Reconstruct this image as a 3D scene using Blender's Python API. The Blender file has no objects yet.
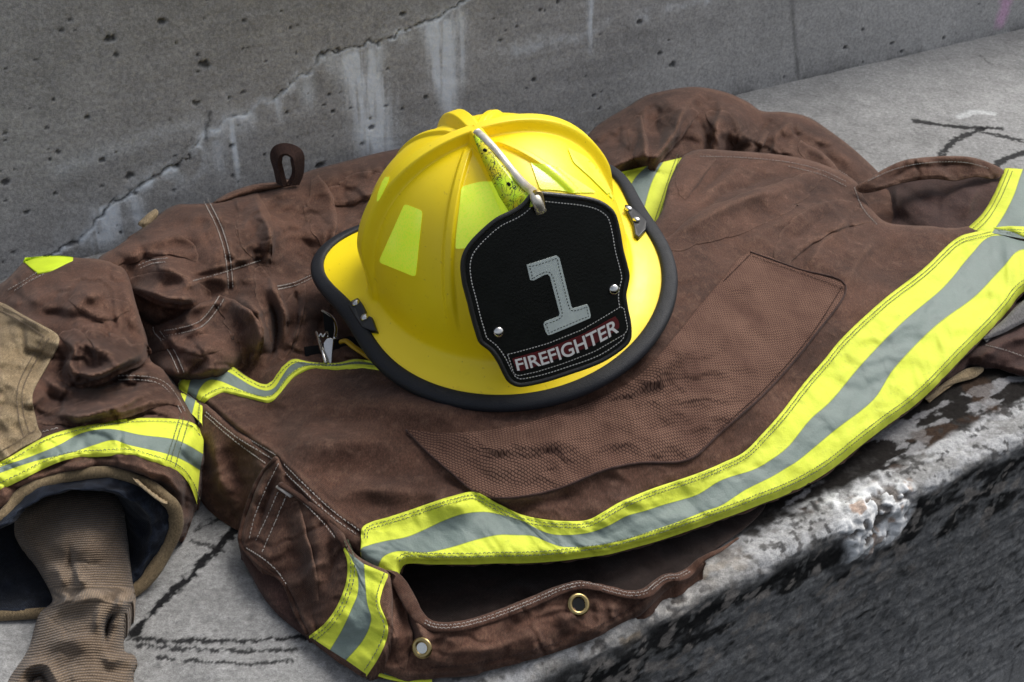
import bpy, math, numpy as np
from mathutils import Vector, Matrix
from mathutils.geometry import delaunay_2d_cdt
from mathutils.bvhtree import BVHTree

# ------------------------------------------------------------------ camera model
F = 1422.0; PITCH = math.radians(32); CH = 0.72
CP, SP = math.cos(PITCH), math.sin(PITCH)
CAM = np.array([0, 0, CH])
def rays(p):
    p = np.atleast_2d(np.asarray(p, float))
    u = (p[:, 0]-512)/F; v = (p[:, 1]-341)/F
    return np.stack([u, CP-v*SP, -SP-v*CP], 1)
def at(p, z):
    """world points on the level plane(s) z (metres) seen at picture points p"""
    d = rays(p); z = np.broadcast_to(np.asarray(z, float), (len(d),))
    return CAM + d*((z-CH)/d[:, 2])[:, None]

scene = bpy.context.scene
COL = scene.collection
def link(o, parent=None):
    COL.objects.link(o)
    if parent is not None: o.parent = parent
    return o
def tag(o, label=None, cat=None, kind=None, group=None):
    for k, v in (('label', label), ('category', cat), ('kind', kind), ('group', group)):
        if v: o[k] = v
    return o
def empty(name, loc=(0, 0, 0)):
    o = bpy.data.objects.new(name, None); o.location = loc; o.empty_display_size = .05
    return link(o)

# ------------------------------------------------------------------ noise
def _h(ix, iy, s):
    n = (ix.astype(np.int64)*374761393 + iy.astype(np.int64)*668265263 + s*974634777) & 0xffffffff
    n = ((n ^ (n >> 13))*1274126177) & 0xffffffff
    n = (n ^ (n >> 16)) & 0xffffff
    return n/float(0xffffff)
def vn(x, y, s=0):
    x = np.asarray(x, float); y = np.asarray(y, float)
    ix = np.floor(x); iy = np.floor(y); fx = x-ix; fy = y-iy
    fx = fx*fx*fx*(fx*(fx*6-15)+10); fy = fy*fy*fy*(fy*(fy*6-15)+10)
    a = _h(ix, iy, s); b = _h(ix+1, iy, s); c = _h(ix, iy+1, s); d = _h(ix+1, iy+1, s)
    return (a*(1-fx)+b*fx)*(1-fy)+(c*(1-fx)+d*fx)*fy
def fbm(x, y, s=0, o=4, g=.5):
    t = 0; a = 1; n = 0
    for k in range(o):
        c, q = math.cos(.6*k+.3), math.sin(.6*k+.3)
        t = t+a*(vn((c*x-q*y)*2**k+17.3*k, (q*x+c*y)*2**k+5.1*k, s+k)-.5)*2; n += a; a *= g
    return t/n
def sst(a, b, x):
    t = np.clip((x-a)/(b-a), 0, 1); return t*t*(3-2*t)

# ------------------------------------------------------------------ curves
def smooth(pts, n=8, closed=False):
    """Catmull-Rom through points"""
    P = np.asarray(pts, float); out = []
    N = len(P)
    for i in range(N if closed else N-1):
        if closed: p0, p1, p2, p3 = P[i-1], P[i], P[(i+1) % N], P[(i+2) % N]
        else: p0, p1, p2, p3 = P[max(i-1, 0)], P[i], P[i+1], P[min(i+2, N-1)]
        for k in range(n):
            t = k/n
            out.append(.5*((2*p1)+(-p0+p2)*t+(2*p0-5*p1+4*p2-p3)*t*t+(-p0+3*p1-3*p2+p3)*t**3))
    if not closed: out.append(P[-1])
    return np.array(out)
def resample(P, n=None, step=None, closed=False):
    P = np.asarray(P, float)
    if closed: P = np.vstack([P, P[:1]])
    L = np.r_[0, np.cumsum(np.linalg.norm(np.diff(P, axis=0), axis=1))]
    if n is None: n = max(2, int(L[-1]/step)+1)
    t = np.linspace(0, L[-1], n, endpoint=not closed)
    return np.stack([np.interp(t, L, P[:, k]) for k in range(P.shape[1])], 1)
def segdist(p, line, need_side=False):
    """distance to polyline, param 0..1, side (+ = right of travel in picture coords)"""
    line = np.asarray(line, float)
    best = np.full(len(p), 1e9); par = np.zeros(len(p)); side = np.zeros(len(p))
    L = np.r_[0, np.cumsum(np.linalg.norm(np.diff(line, axis=0), axis=1))]
    for i in range(len(line)-1):
        a, b = line[i], line[i+1]; d = b-a; l2 = d@d+1e-12
        q = p-a; t = np.clip((q@d)/l2, 0, 1)
        r = q-t[:, None]*d; dd = np.sqrt((r*r).sum(1))
        m = dd < best
        best[m] = dd[m]; par[m] = (L[i]+t[m]*math.sqrt(l2))/L[-1]
        side[m] = np.sign(d[0]*q[m, 1]-d[1]*q[m, 0])
    return best, par, side
def inside(p, poly):
    x, y = p[:, 0], p[:, 1]; r = np.zeros(len(p), bool); n = len(poly)
    for i in range(n):
        x1, y1 = poly[i]; x2, y2 = poly[(i+1) % n]
        if y1 == y2: continue
        c = ((y1 > y) != (y2 > y)) & (x < (x2-x1)*(y-y1)/(y2-y1)+x1)
        r ^= c
    return r

# ------------------------------------------------------------------ mesh helper
def mesh(name, V, Fc, mat=None, parent=None, uv=None, smooth_=True, col=None):
    me = bpy.data.meshes.new(name)
    V = np.asarray(V, np.float32)
    if isinstance(Fc, np.ndarray):
        nf, k = Fc.shape
        me.vertices.add(len(V)); me.vertices.foreach_set('co', V.ravel())
        me.loops.add(nf*k); me.loops.foreach_set('vertex_index', Fc.astype(np.int32).ravel())
        me.polygons.add(nf); me.polygons.foreach_set('loop_start', np.arange(0, nf*k, k, dtype=np.int32))
        me.update(calc_edges=True)
    else:
        me.from_pydata([tuple(map(float, v)) for v in V], [], [list(map(int, f)) for f in Fc]); me.update()
    me.validate()
    if smooth_: me.polygons.foreach_set('use_smooth', [True]*len(me.polygons))
    if uv is not None:
        li = np.empty(len(me.loops), np.int32); me.loops.foreach_get('vertex_index', li)
        l = me.uv_layers.new(name='UVMap'); l.data.foreach_set('uv', np.asarray(uv, np.float32)[li].ravel())
    if col is not None:
        a = me.color_attributes.new('Col', 'FLOAT_COLOR', 'POINT')
        a.data.foreach_set('color', np.c_[col, np.ones(len(col))].astype(np.float32).ravel())
    if mat: me.materials.append(mat)
    o = bpy.data.objects.new(name, me)
    return link(o, parent)
def grid_faces(nu, nv, closed_u=False):
    i = np.arange(nu if closed_u else nu-1)[:, None]; j = np.arange(nv-1)[None]
    a = i*nv+j; b = ((i+1) % nu)*nv+j
    return np.stack([a, b, b+1, a+1], -1).reshape(-1, 4)
def tube(path, r, n=10, flat=1.0, closed=False, cap=True):
    P = np.asarray(path, float); N = len(P); r = np.broadcast_to(r, (N,))
    T = (np.roll(P, -1, 0)-np.roll(P, 1, 0)) if closed else np.gradient(P, axis=0)
    T /= np.linalg.norm(T, axis=1)[:, None]+1e-12
    V = []; up = np.array([0, 0, 1.])
    for i in range(N):
        a = np.cross(T[i], up); a /= np.linalg.norm(a)+1e-9; b = np.cross(a, T[i])
        for k in range(n):
            w = 2*math.pi*k/n
            V.append(P[i]+r[i]*(a*math.cos(w)+b*math.sin(w)*flat))
    Fc = [[i*n+k, i*n+(k+1) % n, ((i+1) % N)*n+(k+1) % n, ((i+1) % N)*n+k] for i in range(N if closed else N-1) for k in range(n)]
    if cap and not closed: Fc += [list(range(n))[::-1], [(N-1)*n+k for k in range(n)]]
    return V, Fc

# ------------------------------------------------------------------ materials
class NT:
    def __init__(s, name):
        s.m = bpy.data.materials.new(name); s.m.use_nodes = True; s.t = s.m.node_tree; s.t.nodes.clear()
        s.out = s.n('ShaderNodeOutputMaterial'); s.b = s.n('ShaderNodeBsdfPrincipled')
        s.t.links.new(s.b.outputs[0], s.out.inputs[0])
    def n(s, t, **k):
        x = s.t.nodes.new(t)
        for a, b in k.items():
            if a.startswith('i_'):
                x.inputs[a[2:].replace('_', ' ')].default_value = b
            else: setattr(x, a, b)
        return x
    def l(s, a, b): s.t.links.new(a, b)
    def noise(s, vec, scale, detail=4, rough=.55, dist=0):
        x = s.n('ShaderNodeTexNoise'); x.inputs['Scale'].default_value = scale; x.inputs['Detail'].default_value = detail
        x.inputs['Roughness'].default_value = rough; x.inputs['Distortion'].default_value = dist
        if vec is not None: s.l(vec, x.inputs['Vector'])
        return x.outputs['Fac']
    def ramp(s, fac, stops):
        x = s.n('ShaderNodeValToRGB'); e = x.color_ramp.elements
        while len(e) < len(stops): e.new(.5)
        for q, (p, c) in zip(e, stops):
            q.position = p; q.color = (c[0], c[1], c[2], 1) if hasattr(c, '__len__') else (c, c, c, 1)
        s.l(fac, x.inputs[0]); return x.outputs[0]
    def mix(s, fac, a, b, mode='MIX'):
        x = s.n('ShaderNodeMix', data_type='RGBA', blend_type=mode)
        for v, k in ((fac, 0), (a, 6), (b, 7)):
            if hasattr(v, 'is_linked') or isinstance(v, bpy.types.NodeSocket): s.l(v, x.inputs[k])
            elif hasattr(v, '__len__'): x.inputs[k].default_value = (v[0], v[1], v[2], 1)
            else: x.inputs[k].default_value = v
        return x.outputs[2]
    def math(s, op, a, b=None, c=None, clamp=False):
        x = s.n('ShaderNodeMath', operation=op, use_clamp=clamp)
        for i, v in enumerate((a, b, c)):
            if v is None: continue
            if isinstance(v, bpy.types.NodeSocket): s.l(v, x.inputs[i])
            else: x.inputs[i].default_value = v
        return x.outputs[0]
    def bump(s, h, strength, dist=.001, prev=None):
        x = s.n('ShaderNodeBump'); x.inputs['Strength'].default_value = strength; x.inputs['Distance'].default_value = dist
        s.l(h, x.inputs['Height'])
        if prev is not None: s.l(prev, x.inputs['Normal'])
        return x.outputs[0]
    def set(s, **k):
        for a, b in k.items():
            i = s.b.inputs[a.replace('_', ' ')]
            if isinstance(b, bpy.types.NodeSocket): s.l(b, i)
            elif hasattr(b, '__len__') and len(b) == 3: i.default_value = (*b, 1)
            else: i.default_value = b
        return s.m

def cloth_mat(name, base, dark, light, weave=1300, wstr=.35, wear_crease=.5, rough=.9):
    s = NT(name); tc = s.n('ShaderNodeTexCoord'); uv = tc.outputs['UV']; ob = tc.outputs['Object']
    big = s.noise(ob, 14, 4, .6); mid = s.noise(ob, 90, 4, .65); fine = s.noise(ob, 900, 3, .7)
    c = s.mix(s.ramp(big, [(.35, 0), (.68, 1)]), dark, base)
    c = s.mix(s.math('MULTIPLY', s.ramp(mid, [(.52, 0), (.8, 1)]), .28), c, light)
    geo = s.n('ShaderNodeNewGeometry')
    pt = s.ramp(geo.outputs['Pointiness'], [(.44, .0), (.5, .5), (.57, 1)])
    w = s.math('MULTIPLY', s.math('SUBTRACT', pt, .5), wear_crease)
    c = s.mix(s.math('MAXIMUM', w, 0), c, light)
    c = s.mix(s.math('MAXIMUM', s.math('MULTIPLY', w, -1.2), 0), c, tuple(x*.6 for x in dark))  # hollows of the folds coloured darker than the cloth
    c = s.mix(.45, c, s.ramp(fine, [(.3, .2), (.7, .8)]), 'OVERLAY')
    for rz, k in ((.5, .26), (2.07, .26)):     # warp and weft threads
        mp = s.n('ShaderNodeMapping'); mp.inputs['Rotation'].default_value = (0, 0, rz); mp.inputs['Scale'].default_value = (1, .34, .7); s.l(ob, mp.inputs['Vector'])
        wf = s.noise(mp.outputs[0], 850, 2, .6); c = s.mix(k, c, s.ramp(wf, [(.36, .2), (.64, .8)]), 'OVERLAY')
    # twill weave from the cloth's own UVs (metres)
    wv = s.n('ShaderNodeTexWave', wave_type='BANDS', bands_direction='DIAGONAL'); wv.inputs['Scale'].default_value = weave/4
    wv.inputs['Distortion'].default_value = 1.5; wv.inputs['Detail'].default_value = 2; wv.inputs['Detail Scale'].default_value = 1.5
    s.l(ob, wv.inputs['Vector'])
    bp = s.bump(wv.outputs['Fac'], wstr, .0004)
    bp = s.bump(wf, .45, .0007, bp)
    bp = s.bump(fine, .4, .0006, bp)
    bp = s.bump(mid, .22, .0022, bp)
    return s.set(Base_Color=c, Roughness=rough, Normal=bp, Sheen_Weight=.08, Specular_IOR_Level=.2)

M = {}
BR = (.098, .0475, .031); BRD = (.044, .0215, .0145); BRL = (.28, .17, .12)
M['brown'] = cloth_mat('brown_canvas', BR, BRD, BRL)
M['brown_dark'] = cloth_mat('dark_brown_canvas', (.062, .032, .026), (.035, .018, .015), (.13, .075, .06))
M['tan'] = cloth_mat('tan_canvas', (.27, .2, .115), (.15, .11, .062), (.42, .34, .22), wear_crease=.7)
M['navy'] = cloth_mat('navy_quilting', (.006, .009, .016), (.003, .004, .008), (.045, .058, .085), wear_crease=.8)
M['greylining'] = cloth_mat('grey_lining', (.13, .125, .125), (.07, .068, .068), (.25, .24, .24))

def weave_patch():
    s = NT('coarse_woven_patch'); tc = s.n('ShaderNodeTexCoord'); uv = tc.outputs['UV']; ob = tc.outputs['Object']
    mp = s.n('ShaderNodeMapping'); mp.inputs['Rotation'].default_value = (0, 0, math.radians(28)); s.l(uv, mp.inputs['Vector'])
    nz = s.n('ShaderNodeTexNoise'); nz.inputs['Scale'].default_value = 60; s.l(mp.outputs[0], nz.inputs['Vector'])
    mv = s.n('ShaderNodeMix', data_type='VECTOR'); mv.inputs[0].default_value = .004
    s.l(mp.outputs[0], mv.inputs[4]); s.l(nz.outputs['Color'], mv.inputs[5])
    br = s.n('ShaderNodeTexBrick'); br.offset = .5
    for k, v in (('Scale', 1.0), ('Mortar Size', .0005), ('Mortar Smooth', .9), ('Bias', 0), ('Brick Width', .0027), ('Row Height', .0021)): br.inputs[k].default_value = v
    br.inputs['Color1'].default_value = (.17, .17, .17, 1); br.inputs['Color2'].default_value = (1, 1, 1, 1); br.inputs['Mortar'].default_value = (0, 0, 0, 1)
    s.l(mv.outputs[1], br.inputs['Vector'])
    h = s.math('SUBTRACT', 1.0, br.outputs['Fac'])
    big = s.noise(ob, 25, 4, .6); fine = s.noise(ob, 1000, 2, .7)
    c = s.mix(s.ramp(big, [(.3, 0), (.7, 1)]), (.11, .056, .039), (.20, .113, .08))
    c = s.mix(s.math('MULTIPLY', s.math('SUBTRACT', 1.0, h), .95), c, (.032, .015, .012))
    c = s.mix(.3, c, s.ramp(fine, [(.3, .3), (.7, .7)]), 'OVERLAY')
    bp = s.bump(h, .45, .0006); bp = s.bump(fine, .3, .0006, bp)
    return s.set(Base_Color=c, Roughness=.9, Normal=bp, Specular_IOR_Level=.2)
M['weave'] = weave_patch()

def trim_mat(name='reflective_trim', lime=(.70, .78, .055), silver=(.165, .215, .195)):
    s = NT(name); tc = s.n('ShaderNodeTexCoord'); uv = tc.outputs['UV']; ob = tc.outputs['Object']
    sp = s.n('ShaderNodeSeparateXYZ'); s.l(uv, sp.inputs[0]); v = sp.outputs[1]
    inb = s.math('MULTIPLY', s.math('GREATER_THAN', v, 1/3), s.math('LESS_THAN', v, 2/3))
    d1 = s.noise(ob, 30, 5, .65); d2 = s.noise(ob, 160, 4, .7); fine = s.noise(ob, 1200, 2, .6)
    L = s.mix(s.ramp(d1, [(.35, 0), (.75, 1)]), lime, tuple(x*.86 for x in lime))
    L = s.mix(s.ramp(d2, [(.58, 0), (.82, .8)]), L, (.36, .42, .05))
    S = s.mix(s.ramp(d1, [(.3, 0), (.7, 1)]), silver, tuple(x*.86 for x in silver))
    S = s.mix(s.ramp(d2, [(.64, 0), (.85, .5)]), S, (.09, .115, .12))
    ed = s.math('MINIMUM', s.math('ABSOLUTE', s.math('SUBTRACT', v, 1/3)), s.math('ABSOLUTE', s.math('SUBTRACT', v, 2/3)))
    c = s.mix(inb, L, S)
    c = s.mix(s.math('MULTIPLY', s.math('LESS_THAN', ed, .008), .45), c, (.12, .17, .03))
    c = s.mix(.22, c, s.ramp(fine, [(.3, .3), (.7, .7)]), 'OVERLAY')
    r = s.math('SUBTRACT', .75, s.math('MULTIPLY', inb, .15))
    bp = s.bump(inb, .4, .0006); bp = s.bump(fine, .25, .0005, bp); bp = s.bump(d2, .3, .002, bp)
    return s.set(Base_Color=c, Roughness=r, Normal=bp, Emission_Color=L, Emission_Strength=0.0)
M['trim'] = trim_mat()

def plain(name, col, rough=.5, metal=0, bump=0, bscale=400, var=.15, coat=0, spec=.5):
    s = NT(name); ob = s.n('ShaderNodeTexCoord').outputs['Object']
    n = s.noise(ob, bscale*.15, 4, .6); f = s.noise(ob, bscale, 3, .6)
    c = s.mix(s.ramp(n, [(.35, 0), (.7, 1)]), tuple(x*(1-var) for x in col), col)
    rr = s.math('ADD', rough, s.math('MULTIPLY', s.math('SUBTRACT', n, .5), .25))
    k = dict(Base_Color=c, Roughness=rr, Metallic=metal, Coat_Weight=coat, Specular_IOR_Level=spec)
    if bump: k['Normal'] = s.bump(f, bump, .0006)
    return s.set(**k)
M['thread'] = plain('pale_thread', (.42, .39, .36), .9, bump=.3)
M['thread_grey'] = plain('grey_thread', (.17, .2, .12), .9)
M['thread_white'] = plain('white_thread', (.62, .61, .57), .9)
M['rubber'] = plain('black_rubber_edging', (.008, .010, .015), .6, spec=.35, bump=.8, bscale=900)
M['leather'] = plain('black_leather', (.0045, .0055, .004), .33, bump=.25, bscale=500, spec=.3)
M['leather_edge'] = plain('leather_rolled_edge', (.012, .012, .011), .4, bump=.6, bscale=600)
M['bracket'] = plain('black_bracket', (.012, .013, .015), .4, bump=.3)
M['chrome'] = plain('bright_metal', (.72, .71, .68), .18, 1, var=.3)
M['brass'] = plain('worn_brass', (.5, .38, .17), .28, 1, var=.4, bscale=500)
M['nickel'] = plain('worn_nickel_bar', (.8, .75, .64), .42, .75, var=.3, bscale=700, bump=.15)
M['numeral'] = plain('pale_reflective_numeral', (.58, .65, .61), .5, var=.1, bump=.3, bscale=1500)
M['redpanel'] = plain('dark_red_panel', (.12, .008, .01), .35, var=.2)
M['white'] = plain('white_lettering', (.78, .77, .74), .5, var=.05)
M['strap'] = plain('black_webbing', (.009, .009, .01), .85, bump=.6, spec=.15)
M['orange'] = plain('amber_strap', (.55, .33, .01), .5)

def helmet_mat():
    s = NT('yellow_helmet_shell'); ob = s.n('ShaderNodeTexCoord').outputs['Object']
    a = s.noise(ob, 9, 3, .5); b = s.noise(ob, 120, 4, .7); v = s.n('ShaderNodeTexVoronoi'); v.inputs['Scale'].default_value = 75; s.l(ob, v.inputs['Vector'])
    c = s.mix(s.ramp(a, [(.3, 0), (.7, 1)]), (.97, .72, .005), (1.0, .79, .008))
    c = s.mix(s.ramp(b, [(.62, 0), (.8, .35)]), c, (.52, .33, .02))
    sp = s.ramp(v.outputs['Distance'], [(.03, 1), (.07, 0)])
    c = s.mix(s.math('MULTIPLY', sp, .35), c, (.2, .12, .02))
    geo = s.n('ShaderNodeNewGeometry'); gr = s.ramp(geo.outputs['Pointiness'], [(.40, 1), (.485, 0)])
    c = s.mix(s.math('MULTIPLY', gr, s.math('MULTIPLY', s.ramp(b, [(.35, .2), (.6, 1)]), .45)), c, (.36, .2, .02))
    mp = s.n('ShaderNodeMapping'); mp.inputs['Rotation'].default_value = (.4, .9, .7); mp.inputs['Scale'].default_value = (1, .04, 1); s.l(ob, mp.inputs['Vector'])
    sc = s.ramp(s.noise(mp.outputs[0], 330, 2, .5), [(.70, 0), (.74, 1)]); c = s.mix(s.math('MULTIPLY', sc, .35), c, (.5, .34, .05))
    bp = s.bump(s.noise(ob, 35, 3, .5), .12, .003); 
    r = s.math('ADD', .3, s.math('MULTIPLY', b, .2))
    return s.set(Base_Color=c, Roughness=r, Normal=bp, Subsurface_Weight=.0, Specular_IOR_Level=.5)
M['helmet'] = helmet_mat()
def sticker_mat():
    s = NT('lime_reflective_sticker'); ob = s.n('ShaderNodeTexCoord').outputs['Object']
    v = s.n('ShaderNodeTexVoronoi'); v.inputs['Scale'].default_value = 600; s.l(ob, v.inputs['Vector'])
    n = s.noise(ob, 40, 4, .6)
    c = s.mix(s.ramp(n, [(.35, 0), (.7, 1)]), (.84, .94, .06), (.92, .98, .12)); c = s.mix(s.ramp(v.outputs['Distance'], [(.45, 0), (.75, .35)]), c, (.5, .66, .03))
    return s.set(Base_Color=c, Roughness=.28, Normal=s.bump(v.outputs['Distance'], .12, .0004), Coat_Weight=.3, Emission_Color=(.6, .9, .01), Emission_Strength=.25)  # faint emission added so the stickers seem to glow like fluorescent film
M['sticker'] = sticker_mat()
def holder_mat():
    s = NT('etched_holder_plate'); ob = s.n('ShaderNodeTexCoord').outputs['Object']
    n = s.n('ShaderNodeTexNoise'); n.inputs['Scale'].default_value = 120; n.inputs['Detail'].default_value = 5; n.inputs['Distortion'].default_value = 1.6; s.l(ob, n.inputs['Vector'])
    lines = s.ramp(s.math('ABSOLUTE', s.math('SUBTRACT', n.outputs['Fac'], .5)), [(.012, 1), (.03, 0)])
    n2 = s.noise(ob, 40, 2, .5)
    c = s.mix(s.ramp(n2, [(.4, 0), (.6, 1)]), (.75, .6, .01), (.55, .85, .015))
    c = s.mix(lines, c, (.01, .012, .008))
    return s.set(Base_Color=c, Roughness=.35)
M['holder'] = holder_mat()
def knit_mat():
    s = NT('tan_rib_knit'); tc = s.n('ShaderNodeTexCoord'); uv = tc.outputs['UV']; ob = tc.outputs['Object']
    sp = s.n('ShaderNodeSeparateXYZ'); s.l(uv, sp.inputs[0])
    nz = s.noise(ob, 150, 3, .6)
    def saw(x, freq, dist=0):
        y = s.math('MULTIPLY', x, freq)
        if dist: y = s.math('ADD', y, s.math('MULTIPLY', nz, dist))
        return s.math('ADD', .5, s.math('MULTIPLY', s.math('SINE', y), .5))
    rib = saw(sp.outputs[1], 2*math.pi/.0027, 4.5); st = saw(sp.outputs[0], 2*math.pi/.0018, 1.5)
    h = s.math('MULTIPLY', rib, s.math('ADD', .6, s.math('MULTIPLY', st, .4)))
    big = s.noise(ob, 22, 4, .6); fine = s.noise(ob, 1100, 2, .7)
    c = s.mix(s.ramp(big, [(.3, 0), (.7, 1)]), (.17, .12, .08), (.30, .225, .155))
    c = s.mix(s.math('MULTIPLY', s.math('SUBTRACT', 1.0, h), .75), c, (.028, .018, .012))
    c = s.mix(.3, c, s.ramp(fine, [(.3, .25), (.7, .75)]), 'OVERLAY')
    bp = s.bump(h, .8, .001); bp = s.bump(fine, .4, .0008, bp)
    return s.set(Base_Color=c, Roughness=.95, Normal=bp, Sheen_Weight=.2, Specular_IOR_Level=.1)
M['knit'] = knit_mat()
def concrete_mat(name):
    s = NT(name); ob = s.n('ShaderNodeTexCoord').outputs['Object']
    a = s.n('ShaderNodeVertexColor'); a.layer_name = 'Col'
    n1 = s.noise(ob, 260, 5, .7); n2 = s.noise(ob, 1000, 3, .7)
    v = s.n('ShaderNodeTexVoronoi'); v.inputs['Scale'].default_value = 420; s.l(ob, v.inputs['Vector'])
    c = s.mix(.55, a.outputs[0], s.ramp(n1, [(.28, .18), (.72, .82)]), 'OVERLAY')
    c = s.mix(.5, c, s.ramp(n2, [(.25, .15), (.75, .85)]), 'OVERLAY')
    g = s.ramp(v.outputs['Distance'], [(.0, 1), (.16, 0)])
    c = s.mix(s.math('MULTIPLY', g, .35), c, (.08, .08, .085))
    bp = s.bump(n1, .5, .0016); bp = s.bump(n2, .5, .0009, bp)
    return s.set(Base_Color=c, Roughness=.88, Normal=bp, Specular_IOR_Level=.1)
M['concrete'] = concrete_mat('weathered_concrete')

# ------------------------------------------------------------------ cloth sheets
class Surf:
    """height field of one cloth layer, controlled by points (px, py, mm)"""
    def __init__(s, ctrl, folds=(), noise=1.0, seed=0, outline=None, roll=(0, 10), seams=(), cr=1.0):
        s.cr = cr
        C = np.array(ctrl, float); s.c = C[:, :2]/100; n = len(C); s.seed = seed; s.na = noise
        A = s.k(s.c, s.c)+np.eye(n)*.02
        P = np.c_[np.ones(n), s.c]; K = np.block([[A, P], [P.T, np.zeros((3, 3))]])
        w = np.linalg.solve(K, np.r_[C[:, 2], 0, 0, 0]); s.w = w[:n]; s.a = w[n:]; s.lim = (C[:, 2].min()-6, C[:, 2].max()+8)
        s.folds = [(smooth(f[0], 5),)+tuple(f[1:]) for f in folds]; s.outline = outline; s.roll = roll
        s.seams = [smooth(f, 4) for f in seams]
    @staticmethod
    def k(a, b):
        r2 = ((a[:, None]-b[None])**2).sum(-1)+1e-9
        return .5*r2*np.log(r2)
    def H(s, p):
        p = np.atleast_2d(np.asarray(p, float)); q = p/100; h = np.empty(len(p))
        for i in range(0, len(p), 20000):
            h[i:i+20000] = s.k(q[i:i+20000], s.c)@s.w+np.c_[np.ones(len(q[i:i+20000])), q[i:i+20000]]@s.a
        h = np.clip(h, *s.lim)
        # warp a little so that folds are never perfectly drawn
        wx = fbm(p[:, 0]/38, p[:, 1]/38, 50+s.seed, 3)*5; wy = fbm(p[:, 0]/38, p[:, 1]/38, 70+s.seed, 3)*5
        pw = p+np.c_[wx, wy]
        for f in s.folds:
            line, amp, w = f[0], f[1], f[2]; kind = f[3] if len(f) > 3 else 'g'
            lo = line.min(0)-4*w; hi = line.max(0)+4*w
            m = (pw[:, 0] > lo[0]) & (pw[:, 0] < hi[0]) & (pw[:, 1] > lo[1]) & (pw[:, 1] < hi[1])
            if not m.any(): continue
            d, t, sd = segdist(pw[m], line)
            tp = np.clip(np.minimum(t, 1-t)*2.6, 0, 1); tp = tp*tp*(3-2*tp)
            if kind == 'g': g = np.exp(-(d/w)**1.7)
            elif kind == 'c': g = np.exp(-d/w*1.3)                           # sharp crease
            elif kind == 'r': g = np.exp(-(d/np.where(sd > 0, w*2.7, w*.65))**1.25)   # steep on left of travel
            elif kind == 'l': g = np.exp(-(d/np.where(sd < 0, w*2.7, w*.65))**1.25)
            k_ = (.7 if amp < 0 else 1.2)*(.72+.28*sst(180, 420, line[:, 1].mean()))
            h[m] += amp*k_*g*tp
        for line in s.seams:
            d, t, sd = segdist(p, line)
            h += -1.6*np.exp(-(d/2.2)**2)+1.0*np.exp(-((d-5)/3.)**2)+.5*np.sin(t*len(line)*2.1)*np.exp(-(d/6)**2)
        a = s.na
        x, y = p[:, 0], p[:, 1]
        h += a*(3.4*fbm(x/70, y/55, s.seed, 3)+1.2*(1-np.abs(fbm(x/42+wx/12, y/26+wy/12, s.seed+5, 3))*3)*sst(-.3, .4, fbm(x/90, y/90, s.seed+9, 2))+.12*fbm(x/11, y/9, s.seed+7, 2))
        # crisp crumples: sharp valleys and rounded ridges at two sizes
        b1 = np.abs(fbm(x/52+wx/9, y/34+wy/9, s.seed+31, 2)); b2 = np.abs(fbm(x/24-wy/10, y/15+wx/10, s.seed+33, 2)); mk = sst(-.25, .3, fbm(x/80, y/60, s.seed+35, 2))
        h += a*s.cr*(5.0*np.minimum(b1, .22)+2.2*mk*np.minimum(b2, .25))
        rr = np.random.default_rng(s.seed+400)
        for i in range(6):       # straight stiff-canvas creases running several ways
            th = rr.uniform(0, math.pi); lam = rr.uniform(42, 95); ph = rr.uniform(0, 9)
            u = (x*math.cos(th)+y*1.35*math.sin(th))/lam+ph+.35*fbm(x/95, y/80, s.seed+60+i, 2)
            tri = np.abs(u-np.floor(u)-.5)*2
            mk = sst(.02, .40, fbm(x/62, y/48, s.seed+80+i, 2))
            h += a*s.cr*1.9*mk*(1-tri)**1.15
        if s.outline is not None and s.roll[0]:
            line = np.vstack([s.outline, s.outline[:1]])
            d, _, _ = segdist(p, line); t = np.clip(d/s.roll[1], 0, 1)
            h -= s.roll[0]*(1-np.sqrt(np.clip(1-(1-t)**2, 0, 1)))
        return np.maximum(h, 1.5)
def fill(outline, step):
    out = resample(outline, step=step*1.0, closed=True)
    lo, hi = out.min(0), out.max(0); dy = step*.866
    ys = np.arange(lo[1], hi[1], dy); P = []
    for i, y in enumerate(ys):
        xs = np.arange(lo[0]+(i % 2)*step/2, hi[0], step); P.append(np.c_[xs, np.full(len(xs), y)])
    P = np.vstack(P); P = P[inside(P, out)]
    d, _, _ = segdist(P, np.vstack([out, out[:1]])); P = P[d > step*.55]
    n = len(out); A = np.vstack([out, P])
    r = delaunay_2d_cdt([Vector(v) for v in A], [], [list(range(n))], 1, 1e-6)
    V = np.array([(v.x, v.y) for v in r[0]]); T = np.array([f for f in r[2] if len(f) == 3])
    # consistent winding seen from above (y of picture points down)
    a, b, c = V[T[:, 0]], V[T[:, 1]], V[T[:, 2]]
    cr = (b[:, 0]-a[:, 0])*(c[:, 1]-a[:, 1])-(b[:, 1]-a[:, 1])*(c[:, 0]-a[:, 0])
    T[cr > 0] = T[cr > 0][:, ::-1]
    # boundary loop
    e = {}
    for t in T.tolist():
        for i in range(3):
            x, y = t[i], t[(i+1) % 3]
            if (y, x) in e: del e[(y, x)]
            else: e[(x, y)] = 1
    nx = {a: b for a, b in e}
    return V, T, nx
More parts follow.
